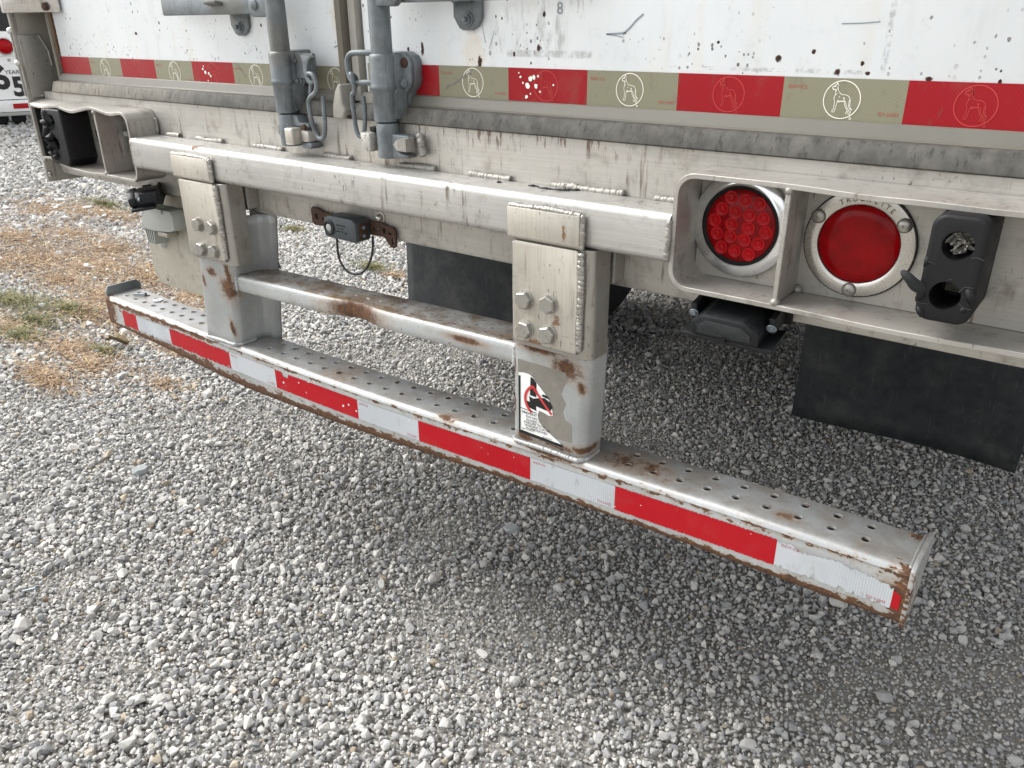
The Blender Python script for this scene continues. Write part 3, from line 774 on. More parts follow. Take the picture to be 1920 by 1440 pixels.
DOG = [[(660, 225), (690, 300), (715, 400), (750, 510), (820, 565), (900, 575), (1000, 580), (1090, 605), (1150, 650), (1185, 720), (1190, 800), (1190, 900), (1220, 975), (1295, 1015)],
       [(1295, 1015), (1230, 1010), (1170, 970), (1145, 900), (1145, 800), (1165, 720)],
       ([(660, 225), (630, 280), (560, 330), (480, 360), (480, 400), (510, 440), (570, 435), (600, 440)], 15),
       [(600, 440), (605, 520), (590, 600), (555, 670), (560, 740), (590, 790), (575, 900), (560, 1020), (500, 1075), (520, 1105), (590, 1105), (620, 1050)],
       [(620, 1050), (640, 960), (665, 870), (700, 790), (715, 740)],
       ([(700, 795), (780, 790), (860, 772), (950, 768), (1000, 760)], 16), [(715, 740), (760, 770)],
       [(960, 790), (985, 880), (1030, 960), (1095, 1010), (1090, 1070), (1040, 1100), (1060, 1130), (1110, 1120), (1140, 1050), (1140, 1010)],
       [(1010, 770), (1040, 860), (1090, 960), (1150, 1020)], [(1170, 1020), (1195, 1090), (1140, 1155), (1200, 1180), (1230, 1110), (1245, 1040)],
       ([(930, 660), (955, 720)], 18), [(775, 625), (745, 665)], [(670, 545), (600, 600)], ([(690, 300), (700, 400), (735, 480)], 18), [(680, 380), (640, 430), (620, 490)], ([(560, 330), (600, 360)], 14)]
def emblem(cx, cz, mat, parent):
    def nm(p): return ((p[0] - 857 + (p[1] - 730) * .09) / 712, -(p[1] - 730) / 560)
    L = []
    for s in DOG:
        w = 9
        if isinstance(s, tuple): s, w = s
        L.append(([nm(p) for p in s], w / 620))
    L.append(([(math.cos(2 * math.pi * i / 40), math.sin(2 * math.pi * i / 40)) for i in range(41)], .024))
    L.append(([(.60 + .055 * math.cos(2 * math.pi * i / 10), -.97 + .055 * math.sin(2 * math.pi * i / 10)) for i in range(11)], .014))
    k = .0227
    fin('emblem', strokes(L, .02, lambda p: Vector((cx + p[0] * k, -.0014, cz + p[1] * k))), mat, parent)

ZL, ZR = 1.2615, 1.2695
L_DOOR = make_door(-1.186, -.026, ZL, [(-1.183, -1.031, 'r'), (-1.031, -.876, 'o'), (-.876, -.721, 'r'), (-.721, -.566, 'o'), (-.566, -.411, 'r'), (-.411, -.215, 'o'), (-.215, -.035, 'o')],
          [(-1.105, 'r'), (-.955, 'o'), (-.798, 'r'), (-.640, 'o'), (-.488, 'r'), (-.333, 'o'), (-.083, 'o')],
          [(-1.015, ZL - .012, 0), (-.893, ZL - .041, 1), (-.703, ZL - .012, 0), (-.583, ZL - .041, 1), (-.392, ZL - .012, 0)])
R_DOOR = make_door(.002, 1.186, ZR, [(.010, .075, 'o'), (.075, .1876, 'r'), (.1876, .34, 'o'), (.34, .4924, 'r'), (.4924, .6448, 'o'), (.6448, .797, 'r'), (.797, .9496, 'o'), (.9496, 1.102, 'r'), (1.102, 1.183, 'o')],
          [(.1185, 'r'), (.264, 'o'), (.415, 'r'), (.567, 'o'), (.722, 'r'), (.874, 'o'), (1.026, 'r')],
          [(.028, ZR - .014, 0), (.205, ZR - .012, 0), (.323, ZR - .040, 1), (.511, ZR - .012, 0), (.628, ZR - .040, 1), (.816, ZR - .012, 0), (.932, ZR - .040, 1)])
fin('door_edge', box(-1.1895, -1.1835, -.0035, .0, 1.268, 1.60, .001), 'edgewood', L_DOOR)
# marks on the right door
text_mesh('8', .024, lambda p: Vector((.4395 + p.x, -.0006, 1.3545 + p.y)), name='stencilled_number', mat='greyink', parent=R_DOOR)
fin('pen_mark', strokes([([(.523, 1.3195), (.545, 1.3205), (.556, 1.3212)], .0012), ([(.523, 1.3195), (.540, 1.3175), (.552, 1.3152)], .0006), ([(.553, 1.3208), (.562, 1.328), (.572, 1.338), (.583, 1.346)], .0013)], .001, plane(-.0006)), 'greyink', R_DOOR)
fin('pen_mark', strokes([([(.285, 1.345), (.288, 1.325), (.293, 1.306)], .0004), ([(.312, 1.325), (.306, 1.31), (.300, 1.297)], .0004)], .001, plane(-.0006)), 'greyink', R_DOOR)
fin('seam_scratch', strokes([([(.86, 1.332), (.885, 1.3325), (.905, 1.334)], .0007)], .001, plane(-.0006)), 'greyink', R_DOOR)
fin('pen_mark', strokes([([(-.079, 1.2955), (-.066, 1.299), (-.05, 1.3005)], .0014)], .001, plane(-.0006)), 'greyink', L_DOOR)
# chips of missing tape on the red segments
def flecks(parent, pts, mat):
    bm = bmesh.new(); rr = random.Random(4)
    for (x, z, r_) in pts:
        n = 9; ph = rr.random() * 6
        bm.faces.new([bm.verts.new((x + r_ * (.6 + .5 * rr.random()) * math.cos(ph + 6.283 * i / n), -.0016, z + r_ * (.7 + .5 * rr.random()) * math.sin(ph + 6.283 * i / n))) for i in range(n)])
    tag(fin('tape_fleck', bm, mat, parent), kind='stuff')
flecks(R_DOOR, [(.365, 1.256, .0022), (.37, 1.247, .0018), (.385, 1.254, .0045), (.392, 1.256, .004), (.379, 1.243, .005), (.396, 1.243, .0042), (.362, 1.262, .0015), (.377, 1.226, .003), (.385, 1.231, .0015), (.404, 1.235, .0018), (.43, 1.246, .0018), (.40, 1.258, .002)], 'whiteink')
flecks(L_DOOR, [(-.524, 1.246, .003), (-.516, 1.239, .004), (-.52, 1.252, .002), (-.503, 1.237, .0035), (-.498, 1.232, .003), (-.51, 1.222, .002)], 'whiteink')
def smear(parent, pts):
    bm = bmesh.new(); rr = random.Random(9)
    for (x0, z0, x1, z1, w) in pts:
        for i in range(16):
            t_ = i / 15 + rr.uniform(-.02, .02); x = x0 + (x1 - x0) * t_; z = z0 + (z1 - z0) * t_ + rr.uniform(-.0015, .0015); r_ = w * rr.uniform(.4, 1.1)
            bm.faces.new([bm.verts.new((x + r_ * rr.uniform(.6, 1.2) * math.cos(6.283 * k / 7), -.0018 - .0002 * (i % 3), z + .7 * r_ * rr.uniform(.6, 1.2) * math.sin(6.283 * k / 7))) for k in range(7)])
    tag(fin('scuff', bm, 'residue', parent), kind='stuff')
smear(R_DOOR, [(.200, 1.232, .262, 1.262, .0032)])
smear(L_DOOR, [(-.40, 1.262, -.368, 1.235, .0022)])

# ---- seal between the doors
fin('door_seal', prism([(-.046, 0), (-.048, -.014), (-.040, -.026), (-.030, -.022), (-.027, -.006), (-.026, 0)], 1.203, 3.9, 'Z'), 'seal', L_DOOR, 50)
fin('seal_edge', prism([(-.0255, .02), (-.0255, -.006), (-.021, -.011), (-.006, -.009), (-.0035, -.004), (-.0035, .02)], 1.203, 3.9, 'Z'), 'seallight', L_DOOR, 50)
bm = bmesh.new()
add_prism(bm, [(-.050, 1.172), (-.048, 1.195), (-.038, 1.222), (-.028, 1.234), (-.020, 1.234), (-.020, 1.20), (-.012, 1.188), (-.022, 1.172)], -.046, -.012)
bev(bm, .005, 3)
fin('seal_foot', bm, 'seallight', L_DOOR, 40)

# ---- left rear corner post (and its far counterpart)
def corner_post(s):
    q = lambda a, b: (a, b) if s < 0 else (-b, -a)
    bm = bmesh.new()
    x0, x1 = q(-1.290, -1.279); add_box(bm, x0, x1, -.066, .085, .928, 4.05)
    p = fin('corner_post', bev(bm, .002, 2), 'corner', T)
    x0, x1 = q(-1.2785, -1.1895)
    fin('post_channel', box(x0, x1, .030, .085, 1.155, 4.05, .004), 'corner', p)
    x0, x1 = q(-1.215, -1.198)
    fin('hinge_strip', box(x0, x1, -.004, .029, 1.18, 4.0, .005, 3), 'seallight', p)
    x0, x1 = q(-1.197, -1.187)
    fin('edge_seal', box(x0, x1, -.010, .029, 1.19, 4.0, .003), 'seal', p)
    x0, x1 = q(-1.2788, -1.2725)
    fin('doubler_plate', prism([(-.058, 1.156), (.012, 1.156), (.012, 1.275), (-.004, 1.315), (-.058, 1.315)], x0, x1, 'X', .002), 'corner', p)
    x = s * 1.272
    weld('weld_bead', [(x, -.004, 1.314), (x, .012, 1.275), (x, .013, 1.235)], .0035, 'corner', p, 3)
    weld('weld_bead', [(s * 1.29, -.067, 1.325), (s * 1.29, -.067, 1.16)], .0030, 'corner', p, 4)
    weld('weld_bead', [(s * 1.279, -.064, 1.24), (s * 1.279, -.064, 1.18)], .0028, 'corner', p, 5)
    for z in (1.325, 1.245): fin('weld_knob', lathe((s * 1.2905, -.066, z), (0, -1, 0), [(.009, -.004), (.009, .002), (.006, .007), (0, .009)], 14), 'stainless', p, 60)
    for y_, z in ((-.03, 1.160), (-.018, 1.162), (-.064, .99), (-.06, .945), (-.06, .952)): fin('weld_spot', lathe((s * 1.272, y_, z), (-s, 0, 0), [(.005, -.004), (.004, .003), (0, .005)], 10), 'weld', p, 60)
    # hinge leaf wrapping the post
    bm = bmesh.new()
    P = [(-1.292, .02), (-1.292, -.076), (-1.262, -.082), (-1.215, -.070), (-1.19, -.02), (-1.13, -.012), (-1.115, -.010), (-1.115, -.004), (-1.19, -.003), (-1.20, .02)]
    P = [(-s * -1 * a if s > 0 else a, b) for a, b in P]
    if s > 0: P = [(abs(a), b) for a, b in P][::-1]
    add_prism(bm, P, 1.368, 1.45, 'Z'); bev(bm, .003, 2)
    h = fin('hinge', bm, 'stainless', T, 40)
    hexbolt((s * 1.165, -.016, 1.382), (0, -1, 0), .011, .008, 'rustbrown', h, 'hinge_bolt')
corner_post(-1); corner_post(1)

# ---- square beam welded across the sill
beam = fin('bumper_beam', prism(rrect(-.110, -.0305, 1.0265, 1.0965, .011, 5), -.7015, .7015, 'X'), 'tube', T, 50)
for i, (a, b) in enumerate([(-.66, -.61), (-.54, -.44), (-.33, -.23), (-.10, -.02), (.11, .20), (.28, .37), (.45, .50), (.47, .585), (.635, .68)]):
    weld('weld_bead', [(a, -.034, 1.0982), (b, -.034, 1.0982)], .0064, 'weld', beam, i)
weld('weld_bead', [(.699, -.107, 1.088), (.700, -.108, 1.06), (.699, -.107, 1.030)], .0050, 'weld', beam, 21)
weld('weld_bead', [(-.700, -.107, 1.088), (-.700, -.107, 1.035)], .0045, 'weld', beam, 22)
bm = bmesh.new(); rr = random.Random(3)
for (x, y, l) in [(.42, -.055, .02), (.445, -.062, .03), (.47, -.058, .03), (.485, -.05, .02), (.50, -.045, .012), (.36, -.06, .008)]:
    add_tube(bm, [(x, y, 1.0968), (x + l * .5, y + rr.uniform(-.002, .002), 1.0976), (x + l, y + .003, 1.0968)], [.001, .0022, .0008], 6)
tag(fin('tar_smear', bm, 'rubber', beam), kind='stuff')

# ---- light boxes
def light_box(s):
    X = lambda x: s * x
    path = [(1.2715, 1.153)] + [(.732 + .030 * math.cos(a), 1.123 + .030 * math.sin(a)) for a in [R(90 + 15 * i) for i in range(7)]] + \
           [(.732 + .030 * math.cos(a), 1.020 + .030 * math.sin(a)) for a in [R(180 + 15 * i) for i in range(7)]] + [(1.2715, .990)]
    # resample straight runs so that they can be dented
    pts = []
    for a, b in zip(path, path[1:]):
        n = max(1, int(math.hypot(b[0] - a[0], b[1] - a[1]) / .02))
        for i in range(n): pts.append((a[0] + (b[0] - a[0]) * i / n, a[1] + (b[1] - a[1]) * i / n))
    pts.append(path[-1])
    def dent(x, y, z):
        w = max(0, (-y - .045) / .06)
        bump_ = lambda c, r_: math.exp(-((x - c) / r_) ** 2)
        if s < 0 and x > 1.02: y = -.0312 + (y + .0312) * (1 - .47 * min(1, (x - 1.02) / .24))
        if s > 0:
            if z > 1.07: z -= w * (.0030 * bump_(.95, .06) + .0035 * bump_(1.08, .08))
            else: z -= w * .003 * bump_(1.0, .1)
        else:
            if z > 1.07: z -= w * (.010 * bump_(.97, .05) + .012 * bump_(1.22, .12) + .006 * bump_(.78, .035) - .004 * bump_(.87, .03))
            else: z += w * (.010 * bump_(1.20, .07) - .003 * bump_(.95, .05))
        return y, z
    bm = bmesh.new(); th = .0068; rows = []
    ysn = [-.0312, -.05, -.07, -.088, -.1055]
    nrm = []
    for i in range(len(pts)):
        a = Vector(pts[max(i - 1, 0)]); b = Vector(pts[min(i + 1, len(pts) - 1)]); d = (b - a).normalized(); nrm.append(Vector((d.y, -d.x)))
    for i, p in enumerate(pts):
        for_in = Vector(p) - nrm[i] * th
        col = []
        for (pp, ys_) in ((p, ysn), (for_in, ysn[::-1])):
            for y in ys_:
                yy, zz = dent(pp[0], y, pp[1]); col.append(bm.verts.new((X(pp[0]), yy, zz)))
        rows.append(col)
    m = len(rows[0])
    for A, B in zip(rows, rows[1:]):
        for k in range(m):
            bm.faces.new((A[k], A[(k + 1) % m], B[(k + 1) % m], B[k]))
    bm.faces.new(rows[0]); bm.faces.new(rows[-1][::-1])
    bev(bm, .0006, 1, 60)
    lb = fin('light_box', bm, 'box', T, 40)
    # divider between the two lamps
    bm = bmesh.new(); a0, a1 = sorted((X(.8535), X(.8605)))
    v = []
    for xx in (a0, a1):
        for (y, z) in ((-.0325, 1.1455), (-.0325, .9975), (-.104, .9975), (-.104, 1.1455)):
            yy, zz = dent(.857, y, z); v.append(bm.verts.new((xx, yy, zz)))
    for f in ((0, 1, 2, 3), (7, 6, 5, 4), (0, 4, 5, 1), (1, 5, 6, 2), (2, 6, 7, 3), (3, 7, 4, 0)): bm.faces.new([v[i] for i in f])
    bev(bm, .0012, 1); fin('divider', bm, 'box', lb, 40)
    for (x, y, z) in ((.857, -.104, .9985), (.857, -.104, 1.1440), (.8645, -.040, 1.001)): fin('weld_spot', lathe((X(x), y, z), (0, -1, 0), [(.0065, -.004), (.0055, .0), (.003, .003), (0, .004)], 12), 'weld', lb, 60)
    fin('back_plate', box(*sorted((X(.71), X(1.262))), -.0335, -.0302, .9975, 1.1445), 'box', lb)
    weld('weld_bead', [(X(.699), -.036, 1.135), (X(.699), -.036, 1.10)], .004, 'weld', lb, 2)
    return lb
LB = {-1: light_box(-1), 1: light_box(1)}

# ---- stop lamps
def led_lamp(s):
    c = Vector((s * .7745, -.0340, 1.0765))
    ring = fin('stop_lamp', lathe(c, (0, -1, 0), [(.0720, 0), (.0722, .0045), (.0708, .0062), (.0590, .0072), (.0566, .0078), (.0556, .0084), (.0553, .001), (.0553, -.0)], 72), 'chrome', T, 50)
    fin('grommet', lathe(c, (0, -1, 0), [(.0552, .0005), (.0552, .0060), (.0525, .0066), (.0506, .0058), (.0502, .002), (0, .002)], 48), 'hole', ring, 40)
    bm = lathe(c, (0, -1, 0), [(.0500, .002), (.0500, .0058), (.0488, .0068), (.0, .0068)], 48)
    lens_ = fin('lens', bm, 'lensbase', ring, 40)
    P = []
    for row, (n, dz) in enumerate(((3, .0356), (4, .0177), (4, 0), (4, -.0177), (3, -.0356))):
        for i in range(n):
            pitch = .0206 if n != 4 else (.0205 if row != 2 else .0252)
            P.append(((i - (n - 1) / 2) * pitch, dz))
    ang = R(-6)
    for (a, b) in P:
        x = a * math.cos(ang) - b * math.sin(ang); z = a * math.sin(ang) + b * math.cos(ang)
        fin('lens_element', lathe(c + Vector((x, -.0067, z)), (0, -1, 0), [(.0098, 0), (.0096, .0007), (.0080, .0010), (.0070, .0003), (.0060, .0004), (.0056, .0011), (.0046, .0009), (.0040, .0002), (.0024, .0004), (.001, .0007), (0, .0008)], 24), 'lens', ring, 50)
    fin('ring_tab', prism(rrect(s * .8420 - .009, s * .8420 + .009, 1.0825, 1.0945, .004), -.0430, -.0412), 'greyplastic', ring, 30)
    fin('tab_slot', prism(rrect(s * .840 - .005, s * .840 + .003, 1.0865, 1.0905, .0019), -.0434, -.0431), 'washer', ring, 30)
    return ring
def round_lamp(s):
    c = Vector((s * .9325, -.0340, 1.0740))
    z_ = fin('tail_lamp', lathe(c, (0, -1, 0), [(.0685, 0), (.0690, .003), (.0678, .0052), (.060, .0066), (.052, .0062), (.0502, .0048), (.0500, .002), (.0500, 0)], 80), 'bezel', T, 50)
    fin('bezel_gasket', lathe(c, (0, -1, 0), [(.0700, .0005), (.0700, .0022), (.066, .0026)], 64), 'rubber', z_, 40)
    fin('lens', lathe(c, (0, -1, 0), [(.0499, .001), (.0499, .0030), (.0485, .0044), (.035, .0062), (.018, .0070), (0, .0073)], 64), 'lensdark', z_, 60)
    bm = bmesh.new()
    for k in range(6):
        a = R(-125 + 60 * k)
        cc = c + Vector((.030 * math.cos(a), 0, .030 * math.sin(a)))
        for r_ in (.0045, .0075, .0105): add_tube(bm, [cc + Vector((r_ * math.cos(q), -.0056 - .0007 * (r_ < .009), r_ * math.sin(q))) for q in [2 * math.pi * i / 24 for i in range(24)]], .00032, 5, closed=True)
    fin('lens_rings', bm, 'lensdark', z_, 80)
    for (dx, dz) in ((-.0535, .030), (.0510, .0315), (-.001, -.0600)):
        q = c + Vector((s * dx, -.0062, dz))
        fin('screw', lathe(q, (0, -1, 0), [(.0094, 0), (.0090, .0022), (.0068, .0042), (.0022, .0050), (.0020, .0026), (0, .0026)], 20), 'bolt', z_, 40)
    if s > 0:
        for word, a0 in (('TRUCK', 108), ('LITE', 66)):
            for i, chh in enumerate(word):
                a = R(a0 + 10 - i * (8.2 if word == 'TRUCK' else 7.5)); rad = .0580
                px, pz = c.x + rad * math.cos(a), c.z + rad * math.sin(a); ro = a - math.pi / 2
                text_mesh(chh, .0092, (lambda p, px=px, pz=pz, ro=ro: Vector((px + p.x * math.cos(ro) - p.y * math.sin(ro), c.y - .00685, pz + p.x * math.sin(ro) + p.y * math.cos(ro)))), name='stamped_letter', mat='stamp', parent=z_)
    return z_
for s in (-1, 1): led_lamp(s); round_lamp(s)

# ---- rubber dock bumpers, torn
def rubber_bumper(s):
    x0, x1 = sorted((s * 1.0285, s * 1.0865)); yf = -.131 if s > 0 else -.108
    z0, z1 = (1.0215, 1.1435) if s > 0 else (1.001, 1.140)
    if s < 0: x0, x1 = -1.135, -1.025
    P = [(x0 + .010, z1), (x1 - .010, z1), (x1 - .001, z1 - .012), (x1, z0 + .016), (x1 - .012, z0), (x0 + .011, z0 - .001), (x0, z0 + .012), (x0 + .002, z0 + .075), (x0 + .001, z1 - .012)]
    if s > 0: P = rrect(x0, x1, z0, z1, .015, 5)
    bm = add_prism(bmesh.new(), P, yf, -.034); bev(bm, .0045, 3, 60)
    body = fin('rubber_bumper', bm, 'rubber', T)
    cx = (x0 + x1) / 2
    c1 = fin('cut1', lathe((cx + .001, yf - .01, 1.1105), (0, 1, 0), [(0, 0), (.0165, 0), (.0155, .062), (0, .062)], 28), 'rubber')
    c2 = fin('cut2', lathe((cx - .001, yf - .01, 1.0535), (0, 1, 0), [(0, 0), (.0165, 0), (.0155, .072), (0, .072)], 28), 'rubber')
    cut(body, [c1, c2])
    rr = random.Random(5 + s)
    bm = bmesh.new()
    for i in range(40):
        a = rr.uniform(0, 6.28); r_ = rr.uniform(0, .012); x = cx + r_ * math.cos(a); z = 1.1105 + r_ * math.sin(a); y = yf + .035
        add_tube(bm, [(x, y + .016, z), (x + rr.uniform(-.006, .006), y, z + rr.uniform(-.006, .006)), (x + rr.uniform(-.010, .010), y - rr.uniform(.004, .022), z + rr.uniform(-.008, .008))], [.0034, .0028, .0012], 5)
    fin('frayed_bolt', bm, 'fibre', body)
    bm = bmesh.new()
    for i in range(10):
        zz = 1.046 + .0016 * i
        add_tube(bm, [(cx - .010, yf + .055, zz), (cx, yf + .052 + rr.uniform(0, .004), zz + rr.uniform(-.001, .001)), (cx + .011, yf + .055, zz)], .0009, 5)
    fin('frayed_thread', bm, 'residue', body)
    # splits and torn lip
    for (pts_, r_) in ((([(x0, 1.090), (x0 + .008, 1.0885), (x0 + .0115, 1.087)]), .0007), (([(cx + .017, 1.099), (cx + .021, 1.101), (x1, 1.099)]), .0007), (([(x0, 1.046 - .003), (x0 + .006, 1.0405), (x0 + .013, 1.041)]), .0007), (([(cx + .014, 1.048), (cx + .020, 1.043), (x1 - .001, 1.043)]), .0007), (([(cx + .012, 1.060), (cx + .017, 1.067), (cx + .025, 1.067)]), .0006)):
        fin('split', tube([(a, yf - .0002, b) for a, b in pts_], r_, 5), 'rubberworn', body)
    if s > 0:
        bm = bmesh.new()
        for (ax_, az_, bx_, bz_, r_) in ((x0 + .004, 1.060, x0 + .001, 1.040, .007), (x0 + .002, 1.036, x0 + .010, 1.024, .006), (x1 - .010, 1.066, x1 - .002, 1.048, .008), (x1 - .006, 1.045, x1 - .014, 1.036, .005), (cx - .008, 1.073, cx + .010, 1.071, .003), (x0 + .002, 1.096, x0 + .001, 1.08, .004)):
            add_tube(bm, spline([(ax_, yf + .006, az_), ((ax_ + bx_) / 2 + .001, yf + .001, (az_ + bz_) / 2), (bx_, yf + .007, bz_)], 4), [r_ * .7 * q for q in (.4, .8, 1.0, .9, 1.05, .85, .95, .7, .3)], 8)
        tag(fin('torn_lip', bm, 'rubber', body, 80), kind='stuff')
    if s < 0: fin('dark_side_panel', box(-1.2710, -1.2680, -.062, -.034, .998, 1.144), 'hole', body)  # thin near-black sheet on the inner side wall of the left bay
    if s > 0:
        fin('torn_strip', tube(spline([(x0 + .004, yf + .004, 1.056), (x0 - .004, yf - .004, 1.062), (x0 - .010, yf - .010, 1.070), (x0 - .019, yf - .012, 1.0775)], 5), [.006, .0062, .0066, .007, .007, .0068, .0066, .0064, .006, .0058, .0056, .0052, .0048, .004, .003, .0015][:16], 8), 'rubberworn', body, 60)
    else:
        bm = bmesh.new()
        for i in range(15):
            a = i / 14; z = 1.015 + a * .106; x = x0 + rr.uniform(.016, .05)
            add_tube(bm, [(x, yf + .008, z), (x + rr.uniform(-.01, .01), yf - rr.uniform(-.004, .006), z + rr.uniform(-.012, .012)), (x + rr.uniform(-.012, .012), yf + .006, z + rr.uniform(-.016, .016))], [.010, .012, .008], 9)
        fin('torn_face', bm, 'rubber', body, 80)
    return body
rubber_bumper(1); rubber_bumper(-1)

# ---- working lamps under the light boxes
def work_lamp(cx, cz, yf, tilt, rz):
    root = empty('work_lamp', (cx, yf, cz)); root.parent = T
    W, H, D = .096, .048, .060
    P = [(-W / 2, -.024), (W / 2, -.024), (W / 2, .006), (W / 2 - .018, .024), (-W / 2 + .018, .024), (-W / 2, .006)]
    b = fin('housing', prism(P, -.030, .030, 'Y', .003), 'plastic', root)
    fin('hood', prism([(-W / 2 - .002, -.020), (W / 2 + .002, -.020), (W / 2 + .002, .008), (W / 2 - .018, .0265), (-W / 2 + .018, .0265), (-W / 2 - .002, .008)], -.046, -.029, 'Y', .004), 'plastic', root)
    fin('lens_window', prism([(-W / 2 + .009, -.012), (W / 2 - .009, -.012), (W / 2 - .009, .004), (W / 2 - .022, .0165), (-W / 2 + .022, .0165), (-W / 2 + .009, .004)], -.0475, -.0455, 'Y', .0008), 'glass', root)
    for sx in (-1, 1):
        fin('reflector', lathe((sx * .021, -.0476, .001), (0, -1, 0), [(.0125, 0), (.0095, .0012), (.005, .0005), (0, .0015)], 20), 'glass', root, 60)
        hexbolt((sx * (W / 2 + .009), -.018, .004), (0, -1, 0), .0055, .005, 'oldbolt', root, 'lamp_bolt', .0075)
        fin('mount_ear', box(sx * (W / 2 + .009) - .0045, sx * (W / 2 + .009) + .0045, -.018, .024, -.010, .024, .002), 'plastic', root)
    fin('base_plate', prism([(-W / 2 - .020, -.031), (W / 2 + .020, -.031), (W / 2 + .020, -.021), (-W / 2 - .020, -.021)], -.044, .012, 'Y', .003), 'plastic', root)
    fin('drain_slot_shade', box(-.003, .003, -.0485, -.044, -.024, -.012), 'hole', root)  # solid dark block, the slot's shade put in by colour
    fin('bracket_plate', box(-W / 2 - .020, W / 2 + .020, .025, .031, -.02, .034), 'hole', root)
    root.rotation_euler = (tilt, 0, rz); root.scale = (1, 1, .74)
    return root
work_lamp(.795, .957, -.066, R(14), 0)
work_lamp(-.745, .950, -.062, R(6), R(-34))

